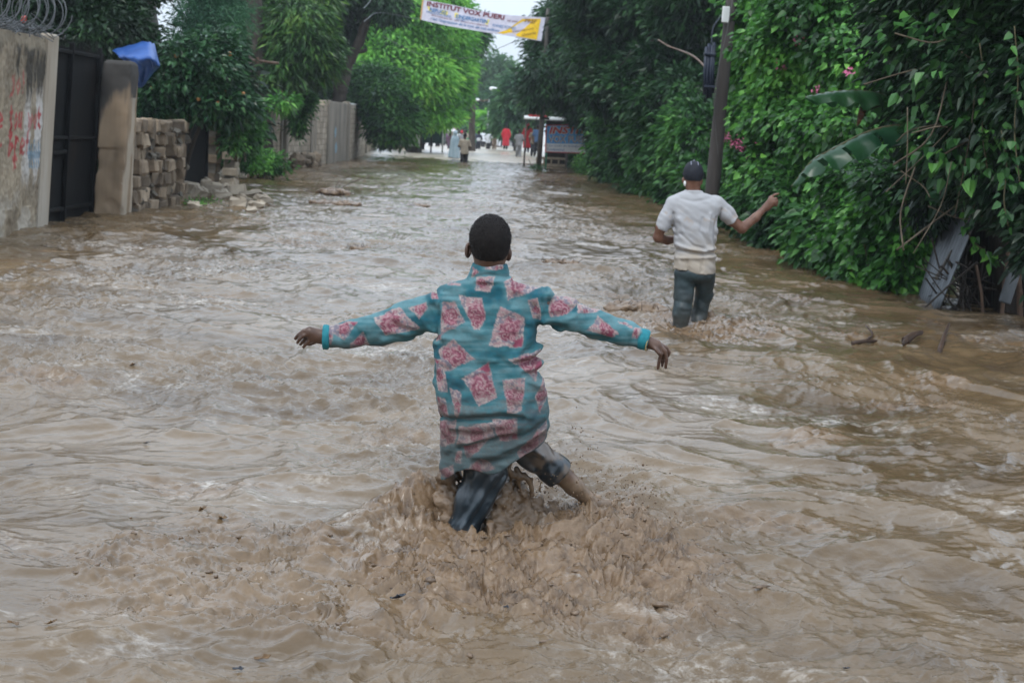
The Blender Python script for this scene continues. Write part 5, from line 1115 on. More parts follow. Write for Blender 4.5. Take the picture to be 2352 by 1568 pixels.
    TEAL,TLT,TDK = np.array((.030,.120,.142)),np.array((.085,.180,.200)),np.array((.007,.072,.102))
    CRM,PNK,CRI,VIO = np.array((.35,.285,.265)),np.array((.25,.095,.12)),np.array((.155,.032,.056)),np.array((.105,.10,.145))
    wx = px+1.8*fbm3(np.stack([px*.05,py*.07,px*0],-1),1,2); wy = py+2.4*fbm3(np.stack([px*.05,py*.07,px*0],-1),2,2)
    nz = lambda s,a,b,k: fbm3(np.stack([px*a,py*b,np.zeros_like(px)],-1),s,k)
    slub = nz(31,.012,.16,3); mot = nz(32,.022,.03,3)
    mix = lambda c,d,m: c*(1-m[:,None])+d*m[:,None]
    c = np.tile(TEAL,(len(P),1)); c = mix(c,np.tile(TLT,(len(P),1)),np.clip(.40+.9*mot+.55*slub-.0012*(py-760),0,1)); c = mix(c,np.tile(TDK,(len(P),1)),np.clip(-.15-1.3*mot+.3*slub,0,.8))
    fine = nz(33,.45,.55,2); med = nz(34,.16,.19,3); ros = nz(35,.06,.065,2)
    rr = random.Random(4)
    for poly in T:
        q = np.array(poly); lo,hi = q.min(0)-6,q.max(0)+6
        s = (px>lo[0])&(px<hi[0])&(py>lo[1])&(py<hi[1]); x,y = wx[s],wy[s]
        area = sum(q[i][0]*q[(i+1)%len(q)][1]-q[(i+1)%len(q)][0]*q[i][1] for i in range(len(q))); sg_ = 1 if area>0 else -1
        d = np.full(x.shape,1e3)
        for i in range(len(q)):
            a,b = q[i],q[(i+1)%len(q)]; e = b-a; d = np.minimum(d,sg_*(e[0]*(y-a[1])-e[1]*(x-a[0]))/np.hypot(*e))
        m = sstep(-1.1,1.1,d+.8*fine[s])*(.95+.05*med[s]); cc = np.tile(CRM*rr.uniform(.85,1.05),(len(x),1)); f1,m1,r1 = fine[s],med[s],ros[s]
        cc = cc*(1+.10*f1[:,None]); cen = q.mean(0); size = min(hi-lo)-12
        cc = mix(cc,np.tile(VIO,(len(x),1)),sstep(.12,.32,m1+.2*r1)*.75); cc = mix(cc,np.tile(PNK,(len(x),1)),sstep(.05,.35,-m1)*.55)
        for k in range(2 if size>30 else 1):
            rc = cen+np.array([rr.uniform(-.22,.22),rr.uniform(-.2,.2)])*(hi-lo)*(1 if k else .5); R = size*rr.uniform(.28,.38)*(1 if k==0 else .62)
            dx,dy_ = x-rc[0],y-rc[1]; rad = np.hypot(dx,dy_)*(1+.16*m1+.10*f1)/R; ang = np.arctan2(dy_,dx)
            ring = np.sin(rad*12+ang*2+1.6*m1); petal = mix(np.tile(PNK*1.12,(len(x),1)),np.tile(CRI,(len(x),1)),sstep(-.2,.7,ring)); petal = mix(petal,np.tile(CRM*.95,(len(x),1)),sstep(.55,.95,-ring)*.6)
            cc = mix(cc,petal,(1-sstep(.85,1.08,rad))*.92)
        if rr.random()<.45:
            k = rr.randrange(len(q)); cn = q[k]*.8+cen*.2; cc = mix(cc,np.tile(CRI*1.35,(len(x),1)),1-sstep(size*.14,size*.20,np.hypot(x-cn[0],y-cn[1])*(1+.3*m1)))
        cc = mix(cc,np.tile(CRM*1.05,(len(x),1)),(1-sstep(.8,2.6,d))*.35)
        c[s] = mix(c[s],cc,m)
    mud = sstep(860,1010,py+60*mot+40*slub)*.56+.30*sstep(.0,.5,-mot)*sstep(800,960,py)+.12*sstep(.1,.4,med); mud = np.maximum(mud,sstep(783,800,py+5*slub)*((px<985)|(px>1270))*.55)  # mud stains low down; sleeves also darkened along their lower edge
    c = mix(c,np.tile((.060,.042,.034),(len(P),1)),np.clip(mud*1.05,0,.68)); c *= (1+.10*slub+.05*fine)[:,None]
    jk = mk('jacket',P,Q,attrmat('printed_cotton',.88,.22,420,.2,.0015,stretch=(1,1,2.2),sheen=.05),t,True,col={'paint':np.clip(c,.004,1)})
    CUFF = noisy('ribbed_cuff',[(.3,(.008,.13,.165)),(.7,(.015,.19,.225))],60,.8,.4,200,bdist=.003)
    for (a,b,r) in ((Wp(757,774,.032),Wp(741,773.5,.03),.0455),(Wp(1466,775.5,.033),Wp(1489,782,.03),.0385)):
        mb = MB(); n = 9; Pp = np.array([a+(b-a)*k for k in np.linspace(0,1,n)]); mb.tube(Pp,np.array([.9,1.0,1.05,1.06,1.05,1.05,1.06,1.03,.90])*r*(1+.02*np.sin(np.arange(n)*2)),28,.025); mb.build('cuff',CUFF,jk,True)
    GOLD = plain('brass_chain',(.45,.33,.15),.35,.5,.7); mb = MB()
    for k in range(30):
        a = 2*PI*k/30; c0 = Wp(1489,786,.02); mb.tube([c0+[.010*math.cos(a)+.011*math.sin(a)*.5,.030*math.cos(a),.028*math.sin(a)-.004],c0+[.010*math.cos(a+.16)+.011*math.sin(a+.16)*.5,.030*math.cos(a+.16),.028*math.sin(a+.16)-.004]],.0028,6)
    mb.build('bracelet',GOLD,t,True)
    # ---- trousers
    f = Field((-.36,Y0-.24,-.40),(.34,Y0+.34,.52),.0056)
    f.ell(Wp(1130,985,.0),(.16,.11,.09),0)
    f.chain([Wp(1102,1000,0),Wp(1117,1080,0),Wp(1090,1150,-.015),Wp(1062,1220,-.03),Wp(1048,1290,-.035)],[.090,.078,.068,.053,.048],.03)
    f.chain([Wp(1178,1000,.02),Wp(1228,1043,.08),Wp(1282,1085,.115)],[.085,.062,.060],.03); f.cone(Wp(1262,1070,.105),Wp(1290,1092,.12),.062,.064,.015)
    c0 = Wp(1284,1086,.115); dr = Wp(1352,1147,.18)-Wp(1285,1086,.12); dr /= np.linalg.norm(dr); sl,ax = f.sub(c0-.11,c0+.13); X,Y,Z = np.meshgrid(*ax,indexing='ij')
    f.v[sl] = np.maximum(f.v[sl],((X-c0[0])*dr[0]+(Y-c0[1])*dr[1]+(Z-c0[2])*dr[2]).astype(np.float32))
    f.ell(c0+dr*.01,(.046,.046,.046),0,cut=True)
    K = [([(1155,1085),(1110,1150),(1062,1225)],-8,6),([(1140,1080),(1095,1150),(1050,1215)],9,6),([(1118,1085),(1080,1150),(1045,1200)],-8,6),([(1165,1090),(1128,1150),(1090,1200)],8,6),([(1095,1080),(1072,1120),(1062,1150)],7,6),([(1082,1100),(1075,1140)],-6,5),([(1130,1120),(1100,1180),(1075,1230)],6,5),([(1120,1150),(1085,1210)],-6,5),
         ([(1195,1030),(1230,1075),(1240,1100)],-10,8),([(1215,1020),(1255,1060),(1265,1100)],9,8),([(1245,1025),(1275,1055)],-8,7),([(1268,1060),(1284,1075),(1270,1100)],10,8),([(1255,1075),(1250,1100)],-9,6),([(1230,1035),(1250,1050)],7,6),([(1200,1070),(1225,1085)],8,7)]
    folds(f,Y0,[(p,h*.0007,w*.9) for p,h,w in K],1.0); f.mod(lambda P:-(.006*fbm3(P*np.array([15,15,6])+P[:,[2,0,0]]*np.array([6,0,0]),41,3)))
    P,Q = f.mesh(); P = relax(P,Q,1,.35); px,py = to_photo(P,Y0); n1 = fbm3(P*12,3,3); n2 = fbm3(P*38,4,2)
    c = np.tile((.011,.021,.029),(len(P),1))*(1+.35*n1)[:,None]; m = np.clip(sstep(1185,1250,px)*.55*sstep(-.35,.35,n1+.4*n2)+sstep(1195,1235,py+14*n1)*.5*(px<1140),0,.8); c = mix(c,np.tile((.16,.105,.065),(len(P),1)),m)
    mt = attrmat('wet_cotton',.30,.18,150,.5,.002); mt.node_tree.nodes['Principled BSDF'].inputs['Coat Weight'].default_value = .18; mt.node_tree.nodes['Principled BSDF'].inputs['Coat Roughness'].default_value = .18
    mk('trousers',P,Q,mt,t,True,col={'paint':np.clip(c,.004,1)})
build_wader()

# ================================================================== splash thrown up by the wader (nobody could count its lumps and drops)
MUD = noisy('thrown_mud',[(.28,(.06,.036,.018)),(.5,(.155,.10,.058)),(.75,(.26,.18,.115))],9,.36,.5,45,bdist=.012,spec=.5)
def build_splash():
    f = Field((-.62,Y0-.5,-.08),(.78,Y0+.5,.36),.0062)
    def c(a,b,ra,rb,k=.03): f.cone(Wp(*a),Wp(*b),ra,rb,k)
    c((1030,1245,.02),(1036,1100,.05),.060,.028); c((1012,1240,.04),(1018,1104,.06),.062,.024); c((992,1238,.06),(1006,1120,.07),.06,.022); c((970,1238,.06),(992,1150,.07),.06,.024); c((945,1238,.08),(972,1182,.08),.06,.024); c((915,1240,.08),(940,1208,.08),.05,.02); c((1048,1210,.07),(1052,1100,.07),.03,.012)
    c((1150,1225,.06),(1160,1135,.1),.07,.02); c((1178,1225,.1),(1178,1100,.12),.075,.020); c((1200,1215,.1),(1194,1108,.13),.065,.016); c((1150,1225,.06),(1158,1112,.09),.06,.022); c((1140,1230,.0),(1140,1165,.05),.06,.02); c((1235,1210,.14),(1230,1150,.16),.06,.02); c((1275,1205,.16),(1270,1160,.18),.055,.02)
    c((1330,1205,.2),(1340,1150,.22),.06,.022); c((1365,1205,.2),(1372,1148,.22),.06,.02); c((1400,1205,.22),(1412,1150,.25),.06,.014); c((1440,1205,.22),(1455,1140,.26),.05,.008); c((1470,1210,.2),(1478,1165,.24),.05,.01); c((1425,1200,.24),(1432,1150,.26),.04,.007)
    c((1080,1262,-.10),(1085,1235,-.10),.05,.02); c((1120,1262,-.08),(1125,1220,-.06),.055,.02); c((1045,1262,-.07),(1050,1240,-.08),.04,.02)
    f.mod(lambda P:-(.020*fbm3(P*13,51,2)+.012*fbm3(P*34,52,2)+.006*vnoise3(P*85,53)),.06)
    # strings of mud pouring off the rolled trouser leg
    for pts,r in (([(1172,1062,.05),(1168,1080,.05),(1176,1094,.06),(1170,1110,.07)],.009),([(1186,1075,.06),(1196,1092,.06),(1190,1108,.07),(1196,1126,.08)],.011),([(1205,1088,.07),(1214,1104,.07),(1222,1124,.08),(1218,1142,.1)],.009),([(1222,1098,.08),(1220,1118,.08),(1226,1140,.1)],.006),([(1172,1085,.06),(1190,1096,.06),(1214,1098,.07)],.010),([(1242,1106,.09),(1240,1122,.1),(1236,1132,.1)],.005)):
        P = np.array([Wp(*p) for p in pts]); f.chain(P,np.linspace(r,r*.55,len(P)),.012)
    P,Q = f.mesh(); P = relax(P,Q,1,.3); mk('mud_splash',P,Q,MUD,None,True,kind='stuff')
    # drops
    b = MB(); ico = np.array([[0,0,1],[.894,0,.447],[.276,.851,.447],[-.724,.526,.447],[-.724,-.526,.447],[.276,-.851,.447],[.724,.526,-.447],[-.276,.851,-.447],[-.894,0,-.447],[-.276,-.851,-.447],[.724,-.526,-.447],[0,0,-1]])
    icf = [[0,1,2],[0,2,3],[0,3,4],[0,4,5],[0,5,1],[1,6,2],[2,7,3],[3,8,4],[4,9,5],[5,10,1],[2,6,7],[3,7,8],[4,8,9],[5,9,10],[1,10,6],[11,7,6],[11,8,7],[11,9,8],[11,10,9],[11,6,10]]
    rg = np.random.default_rng(5)
    for (x,y,sx,sy,n,r0,r1) in ((1330,1045,40,42,55,.0016,.0042),(1400,1130,60,32,90,.0016,.005),(1300,1120,34,14,40,.002,.006),(1235,1125,26,16,34,.002,.006),(1470,1170,36,30,60,.0018,.006),(1190,1060,26,26,26,.0014,.003),(1325,985,8,22,9,.0025,.0045),(1060,1190,30,30,36,.0014,.003),(1010,1110,18,22,26,.0015,.004),(1120,1200,60,22,50,.002,.006),(1300,1260,130,60,110,.002,.007),(1440,1110,14,30,26,.0015,.004),(1350,1100,70,40,110,.0012,.0036),(1150,1150,90,30,60,.0015,.004),(1390,1200,90,40,90,.002,.006),(990,1180,26,34,40,.0015,.005)):
        for k in range(n): p = Wp(rg.normal(x,sx),rg.normal(y,sy),rg.normal(.14,.10)); r = rg.uniform(r0,r1)
        for k in range(n):
            p = Wp(rg.normal(x,sx),rg.normal(y,sy),rg.normal(.12,.09)); r = r0+(r1-r0)*rg.random()**2; b.add(p+ico*r*np.array([1,1,rg.uniform(.9,1.5)]),icf)
    b.build('mud_droplets',MUD,None,True,kind='stuff')
build_splash()
def build_clods():
    "dark clods and scum in the mud, also standing in for its shadowed cavities"
    rg = np.random.default_rng(9); MC = noisy('dark_clod_mud',[(.3,(.075,.046,.025)),(.6,(.15,.097,.058)),(.8,(.24,.165,.105))],30,.30,.5,90,bdist=.004,spec=.5)
    ico = np.array([[0,0,1],[.894,0,.447],[.276,.851,.447],[-.724,.526,.447],[-.724,-.526,.447],[.276,-.851,.447],[.724,.526,-.447],[-.276,.851,-.447],[-.894,0,-.447],[-.276,-.851,-.447],[.724,-.526,-.447],[0,0,-1]])
    icf = [[0,1,2],[0,2,3],[0,3,4],[0,4,5],[0,5,1],[1,6,2],[2,7,3],[3,8,4],[4,9,5],[5,10,1],[2,6,7],[3,7,8],[4,8,9],[5,9,10],[1,10,6],[11,7,6],[11,8,7],[11,9,8],[11,10,9],[11,6,10]]
    b = MB(); x = rg.uniform(MAN[0]-1.5,MAN[0]+1.2,5000); y = rg.uniform(MAN[1]-1.3,MAN[1]+.5,5000); c = churn_mask(x,y)+.12*(y<MAN[1]+.2); keep = rg.random(5000)<c**1.6*.16; x,y = x[keep],y[keep]; z = water_z(x,y)
    for a,q,h in zip(x,y,z):
        r = .0025+.010*rg.random()**4; V = ico*(1+.35*rg.normal(size=(12,1)))*r*np.array([rg.uniform(1,2.6),rg.uniform(.8,1.5),rg.uniform(.5,.9)]); an = rg.normal(0,.5); ca,sa = math.cos(an),math.sin(an); V = V@np.array([[ca,sa,0],[-sa,ca,0],[0,0,1]]); b.add(V+[a,q,h-r*.05],icf)
    b.build('mud_clods',MC,None,True,kind='stuff')
build_clods()

# ================================================================== the man in the pale shirt
def build_pointer():
    B = lambda x,y,dy=0.0: at(x,y,Y1+dy)
    t = thing('person','person in a pale mud stained shirt and dark cap pointing toward the vines','person',(WHITE[0]+.05,Y1,0))
    SK2 = noisy('brown_skin',[(.3,(.10,.044,.027)),(.55,(.15,.072,.046)),(.75,(.19,.10,.068))],20,.45,.1,120,bdist=.002)
    f = Field(B(1490,800,-.35)-[0,0,.45],B(1805,362,.5),.0065)
    hc = B(1592,402,.0)
    f.ell(hc,(.076,.096,.105),0); f.ell(hc+[-.002,.02,-.06],(.060,.076,.066),.03); f.ell(hc+[-.004,.065,-.09],(.042,.036,.034),.03); f.ell(hc+[-.006,.10,-.05],(.013,.018,.019),.012); f.ell(hc+[-.006,.092,-.088],(.022,.009,.011),.008)
    for s in (-1,1): f.ell(hc+[s*.078-.003,.006,-.048],(.010,.019,.030),.006)
    f.cone(B(1592,428,-.01),B(1593,452,-.005),.056,.066,.03)
    f.stack([(B(1595,630)[2],B(1597,630)[0],Y1,.11,.07),(B(1595,540)[2],B(1596,540)[0],Y1,.13,.085),(B(1595,480)[2],B(1594,480)[0],Y1,.12,.07),(B(1595,452)[2],B(1593,452)[0],Y1,.06,.05)],.03)
    f.chain([B(1552,474),B(1518,522,-.01),B(1512,545,.02),B(1532,552,.14),B(1556,549,.22)],[.042,.042,.042,.036,.028],.02)
    hand(f,[[B(1556,549,.22),B(1574,545,.26)]],[[B(1574,545,.26),B(1585,545,.29),B(1588,550,.29)],[B(1574,548,.26),B(1585,549,.29),B(1587,553,.29)],[B(1573,551,.26),B(1582,553,.29),B(1584,556,.29)],[B(1572,553,.26),B(1580,556,.28),B(1581,558,.28)],[B(1566,544,.25),B(1573,539,.27)]],.03,.009)
    f.chain([B(1645,472),B(1680,506,.02),B(1704,524,.04),B(1735,500,.08),B(1758,476,.10)],[.044,.045,.043,.036,.025],.02)
    hd = .10
    hand(f,[[B(1758,475,hd),B(1772,458,hd)],[B(1762,478,hd),B(1777,464,hd-.01)]],[[B(1770,453,hd),B(1778,448,hd-.005),B(1783,446,hd-.005),B(1789,445,hd)],[B(1775,457,hd-.015),B(1783,456,hd-.02),B(1785,461,hd-.005),B(1779,463,hd)],[B(1777,462,hd-.015),B(1785,462,hd-.02),B(1785,467,hd-.005),B(1779,468,hd)],[B(1777,467,hd-.012),B(1783,468,hd-.015),B(1783,472,hd),B(1778,472,hd)],[B(1764,464,hd+.02),B(1768,453,hd+.025),B(1774,449,hd+.015)]],.026,.0105)
    f.chain([B(1575,632),B(1570,680,-.02),B(1566,715,-.04),B(1560,765,-.03),B(1558,850,-.03)],[.060,.055,.050,.042,.036],.01); f.chain([B(1560,850,-.03),B(1560,858,.12)],[.04,.03],.02)
    f.chain([B(1618,632,.01),B(1616,680,.10),B(1606,722,.12),B(1600,770,.03),B(1600,850,0)],[.060,.052,.046,.040,.035],.01)
    P,Q = f.mesh(); P = relax(P,Q,2,.4); mk('body',P,Q,SK2,t)
    f = Field(hc-[.13,.13,.13],hc+[.13,.22,.16],.005); f.ell(hc+[0,-.002,.012],(.085,.104,.108),0); f.ell(hc+[-.01,.10,.0],(.075,.085,.012),.01)
    f.cutmod(lambda P:(hc[2]-.048+np.clip((P[:,1]-hc[1]+.06)*.35,0,.045))-P[:,2],.2); f.ell(hc+[0,-.012,-.05],(.082,.10,.06),0,cut=True) if False else None
    P,Q = f.mesh(); mk('cap',P,Q,noisy('navy_cap',[(.3,(.004,.005,.010)),(.7,(.010,.012,.020))],30,.75,.3,150,bdist=.003),t)
    mb = MB(); cz = hc+[0,-.002,.121]; mb.tube([cz-[.006,.02,.004],cz+[0,0,.001],cz+[.006,.02,-.004]],.006,8)
    for s in (-1,1): mb.tube(spline([hc+[s*.028,-.03,.112],hc+[s*.030,-.075,.085]],8),.004,6)
    mb.build('cap_stitching',plain('cap_trim',(.20,.21,.26),.6),t,True)
    mb = MB(); p = hc+[-.068,-.035,-.072]; mb.tube([p+[0,0,.02],p,p-[.0,.004,.022]],[.008,.012,.007],8); mb.build('earphone',PALE,t,True)
    # shirt
    f = Field(B(1480,650,-.3),B(1720,425,.3),.007)
    rows = [(442,1566,1622,.07),(447,1553,1636,.085),(456,1540,1650,.10),(470,1534,1658,.115),(500,1538,1652,.125),(540,1546,1646,.125),(566,1550,1643,.12),(590,1549,1644,.13),(610,1547,1644,.135),(626,1546,1643,.135)]
    prof = []
    for y,a,b,ry in rows: p = B(a,y); q = B(b,y); prof.append(((p[2]+q[2])/2,(p[0]+q[0])/2,Y1,(q[0]-p[0])/2,ry))
    f.stack(prof,0,2.3)
    f.chain([B(1545,470),B(1528,505,-.01),B(1517,532,-.01)],[.068,.060,.052],.03); f.chain([B(1645,466),B(1668,490,.01),B(1686,512,.02)],[.070,.064,.060],.03)
    for c,dr in ((B(1519,530,-.01),B(1517,536,-.01)-B(1528,505,-.01)),(B(1682,510,.02),B(1686,514,.02)-B(1668,492,.01))):
        dr = dr/np.linalg.norm(dr); sl,ax = f.sub(c-.17,c+.17); X,Y,Z = np.meshgrid(*ax,indexing='ij'); cut = ((X-c[0])*dr[0]+(Y-c[1])*dr[1]+(Z-c[2])*dr[2]).astype(np.float32); m = (X-c[0])**2+(Y-c[1])**2+(Z-c[2])**2 < .115**2; f.v[sl] = np.where(m,np.maximum(f.v[sl],cut),f.v[sl])
    f.cutmod(lambda P:np.interp(P[:,0],[B(1545,0)[0],B(1592,0)[0],B(1640,0)[0]],[B(1547,622)[2],B(1592,617)[2],B(1640,628)[2]])-P[:,2]+.3*np.maximum(0,np.abs(P[:,0]-B(1597,600)[0])-.2),.2)
    f.stack([(B(1593,447)[2],B(1593,447)[0],Y1-.0,.09,.08),(B(1593,437)[2],B(1593,437)[0],Y1-.005,.075,.074)],.01)
    K = [([(1550,572),(1575,576),(1610,582),(1643,578)],-14,4),([(1552,560),(1580,570),(1615,574),(1642,570)],12,5),([(1552,590),(1600,590),(1642,588)],8,5),([(1560,535),(1590,562),(1625,574)],-8,4),([(1642,500),(1638,530),(1640,570)],-9,4),([(1628,490),(1622,530),(1636,566)],7,5),([(1655,480),(1650,500),(1648,520)],-10,4),([(1610,500),(1605,530),(1622,560)],-6,5),([(1545,490),(1548,515),(1552,540)],-8,4),([(1556,500),(1565,530)],5,5),([(1575,595),(1577,620)],-7,4),([(1610,592),(1607,620)],-7,4),([(1560,592),(1557,618)],5,4),([(1560,455),(1590,462),(1625,456)],-5,4),([(1672,480),(1688,500)],-6,3)]
    folds(f,Y1,[(p,h*.0016,w*.85) for p,h,w in K],1.0); f.mod(lambda P:-(.0045*fbm3(P*np.array([7,7,9]),61,3)+.005*fbm3((P@np.array([[1,0,.6],[0,1,0],[-.6,0,1.]]))*np.array([6,10,26]),62,2)))
    P,Q = f.mesh(); P = relax(P,Q,1,.4); px,py = to_photo(P,Y1); n1 = fbm3(P*6,5,3); n2 = fbm3(P*20,6,3)
    c = np.tile((.36,.36,.37),(len(P),1))*(1+.05*n1)[:,None]; m = np.clip(sstep(500,640,py+45*n1+15*n2-.12*(1620-px))*.75,0,.72); c = c*(1-m[:,None])+np.array((.33,.265,.185))*m[:,None]
    m = sstep(.35,.6,n2)*.35*sstep(470,490,py)*(1-sstep(500,530,py)); c = c*(1-m[:,None])+np.array((.38,.27,.18))*m[:,None]
    mk('shirt',P,Q,attrmat('muddy_cotton',.85,.2,200,.2,.002),t,True,col={'paint':np.clip(c,.01,1)})
    f = Field(B(1520,800,-.35)-[0,0,.3],B(1665,600,.4),.009)
    f.ell(B(1596,628),(.172,.13,.09),0); f.chain([B(1575,632),B(1570,680,-.02),B(1566,715,-.04),B(1560,765,-.03),B(1558,850,-.03)],[.096,.082,.074,.062,.056],.02); f.chain([B(1618,632,.01),B(1616,680,.10),B(1606,722,.12),B(1600,770,.03),B(1600,850,0)],[.094,.076,.066,.056,.05],.02)
    folds(f,Y1,[(p,h*.0005,w) for p,h,w in [([(1548,688),(1585,694)],-9,3),([(1548,700),(1587,706)],8,3),([(1550,712),(1585,714)],-9,3),([(1546,724),(1585,726)],7,3),([(1552,740),(1570,758)],-8,3),([(1600,640),(1596,690)],-10,4),([(1556,650),(1560,690)],5,5),([(1610,690),(1625,700)],-8,3),([(1605,705),(1620,716)],8,3)]],1.0); f.mod(lambda P:-(.007*fbm3(P*np.array([12,12,12]),71,3)+.003*fbm3(P*np.array([20,20,26]),72,2)))
    P,Q = f.mesh(); P = relax(P,Q,1,.35); n1 = fbm3(P*8,5,3); z = P[:,2]
    c = np.tile((.019,.034,.038),(len(P),1))*(1+.3*n1)[:,None]; m = np.clip(sstep(.30,-.02,z+.12*n1)*.30,0,.5)[:,None]; c = c*(1-m)+np.array((.11,.085,.06))*m
    mk('trousers',P,Q,attrmat('wet_denim',.45,.25,180,.45,.003),t,True,col={'paint':np.clip(c,.004,1)})
    # water heaped against his legs
    f = Field(B(1500,830,-.5)-[0,0,.3],B(1700,690,.4),.010)
    for (a,b,ra,rb) in (((1536,770,.0),(1540,745,.02),.08,.02),((1590,775,.1),(1596,745,.12),.07,.015),((1628,770,.12),(1626,716,.16),.07,.012),((1648,770,.10),(1636,722,.14),.06,.012),((1668,775,.0),(1658,745,.05),.07,.015),((1565,785,-.2),(1568,768,-.2),.07,.02),((1612,778,-.05),(1608,756,.0),.07,.02),((1515,775,-.1),(1518,752,-.1),.07,.02),((1695,778,.0),(1690,755,.05),.06,.015)): f.cone(B(*a),B(*b),ra,rb,.05)
    f.mod(lambda P:-(.032*fbm3(P*9,81,2)+.018*fbm3(P*24,82,2)),.08); P,Q = f.mesh(); P = relax(P,Q,1,.3); mk('mud_splash',P,Q,MUD,None,True,kind='stuff')
build_pointer()

# ================================================================== people far down the road
def cloth(nm, c, r=.85): return noisy(nm,[(.3,tuple(x*.7 for x in c)),(.7,tuple(min(1,x*1.2) for x in c))],4,r,.2,20,bdist=.02)
SKF = plain('far_skin',(.07,.036,.024),.6)
def figure(label, x, yh, yf, top, bottom=None, H=1.68, style='shirt', head=None, arms='down', lean=0.0, Y=None, group='people gathered far down the flooded road', hood=None):
    g = gp(x,yf); Yf = Y or g[1]; zt = at(x,yh,Yf)[2]; k = 1.0; cx = at(x,(yh+yf)/2,Yf)[0]; z0 = zt-H; c = np.array([cx,Yf,z0])
    t = thing('person',label,'person',(cx,Yf,max(z0,0)),group)
    p = lambda a,b,h: c+np.array([a+lean*h,b,h*H])
    f = Field(c+[-.55,-.45,-.05],c+[.55,.45,H+.1],.026)
    f.ell(p(0,0,.93),(.078,.095,.12),0); f.cone(p(0,0,.87),p(0,0,.80),.055,.07,.03); f.stack([(p(0,0,.46)[2],cx,Yf,.13,.09),(p(0,0,.62)[2],cx,Yf,.12,.09),(p(0,0,.79)[2],cx,Yf,.17,.09)],.04)
    sw = .06
    for s in (-1,1):
        f.chain([p(s*.09,0,.48),p(s*.09,sw*s,.27),p(s*.09,-sw*s,.03)],[.085,.06,.045],.03); f.cone(p(s*.09,-sw*s,.02),p(s*.09,-sw*s+.14,.015),.045,.035,.02)
        A_ = {'down':[(.19,0,.79),(.25,.02,.62),(.22,.08,.47)],'bent':[(.19,0,.79),(.27,0,.63),(.14,.18,.60)],'up':[(.19,0,.79),(.26,.02,.92),(.13,0,1.04)]}[arms]
        f.chain([p(s*a,b,h) for a,b,h in A_],[.06,.045,.035],.03); e = A_[-1]
        for q in range(3): f.cone(p(s*e[0],e[1],e[2]),p(s*(e[0]+.01*(q-1)),e[1]+.02+.01*q,e[2]-.055),.022,.016,.01)
    P,Q = f.mesh(); mk('body',P,Q,SKF,t)
    f = Field(c+[-.6,-.5,-.1],c+[.6,.5,H+.15],.026)
    if style == 'shirt':
        f.stack([(p(0,0,.43)[2],cx,Yf,.20,.15),(p(0,0,.60)[2],cx,Yf,.175,.135),(p(0,0,.78)[2],cx,Yf,.20,.12),(p(0,0,.84)[2],cx,Yf,.10,.08)],0)
        for s in (-1,1): f.chain([p(s*.17,0,.79),p(s*.25,.01,.66 if arms!='up' else .88)],[.085,.07],.04)
    elif style == 'robe':
        f.stack([(p(0,0,.16)[2],cx,Yf,.25,.2),(p(0,0,.45)[2],cx,Yf,.22,.17),(p(0,0,.62)[2],cx,Yf,.19,.15),(p(0,0,.79)[2],cx,Yf,.21,.13),(p(0,0,.85)[2],cx,Yf,.10,.09)],0)
        for s in (-1,1): f.chain([p(s*.17,0,.79),p(s*.27,.02,.62),p(s*.24,.08,.50)],[.085,.08,.075],.04)
        if hood: f.ell(p(0,-.01,.935),(.11,.12,.145),.04)
    else:
        f.stack([(p(0,0,.22)[2],cx-.02,Yf,.31,.22),(p(0,0,.5)[2],cx,Yf,.27,.2),(p(0,0,.78)[2],cx,Yf,.23,.15),(p(0,0,.87)[2],cx,Yf,.12,.11)],0); f.ell(p(0,-.01,.935),(.115,.13,.15),.05)
    f.mod(lambda P:-.022*fbm3(P*np.array([6,6,2.2]),int(abs(x)),2)); P,Q = f.mesh(); mk({'shirt':'shirt','robe':'robe','poncho':'poncho'}[style],P,Q,top,t)
    if bottom:
        f = Field(c+[-.4,-.4,-.05],c+[.4,.4,H*.55],.026); f.ell(p(0,0,.47),(.17,.13,.12),0)
        for s in (-1,1): f.chain([p(s*.09,0,.46),p(s*.09,sw*s,.27),p(s*.09,-sw*s,.06)],[.105,.085,.075],.03)
        P,Q = f.mesh(); mk('trousers',P,Q,bottom,t)
    f = Field(c+[-.2,-.2,H*.8],c+[.2,.2,H+.1],.02); f.ell(p(0,-.008,.945),(.086,.10,.115),0); f.cutmod(lambda P:(p(0,0,.915)[2]+np.clip((P[:,1]-Yf)*.8,-.04,.07))-P[:,2],.2)
    P,Q = f.mesh()
    if head: mk('cap',P,Q,head,t)
    elif style != 'poncho' and not hood: mk('hair',P,Q,HAIR,t)
    return t,p
DARKC = cloth('dark_clothes',(.020,.022,.03)); REDC = cloth('red_robe',(.46,.018,.03)); WHC = cloth('white_clothes',(.62,.64,.68)); BEI = cloth('beige_shirt',(.36,.31,.24)); GRY = cloth('grey_clothes',(.22,.22,.23)); BLC = cloth('blue_clothes',(.05,.10,.20)); BRNC = cloth('brown_clothes',(.20,.15,.11)); DKB = cloth('dark_trousers',(.03,.028,.032)); GRNC = cloth('green_top',(.06,.26,.14)); PUR = cloth('mauve_clothes',(.14,.08,.13))
figure('person in a beige shirt and dark trousers seen from behind shin deep',1067,306,373,BEI,DKB,arms='bent')
PON = noisy('clear_rain_sheet',[(.3,(.20,.29,.34)),(.6,(.34,.43,.48)),(.8,(.52,.60,.66))],5,.25,.3,18,stretch=(1,1,.3),bdist=.03)
figure('person wrapped in a shiny grey blue rain poncho beside the beige shirt',1045,301,367,PON,None,style='poncho')
figure('person with a red cap mostly hidden behind the rain poncho',1060,300,350,GRY,DKB,head=cloth('red_cap',(.5,.03,.05)),Y=98)
figure('person in a bright green top half behind the beige shirt',1079,308,352,GRNC,DKB,Y=100)
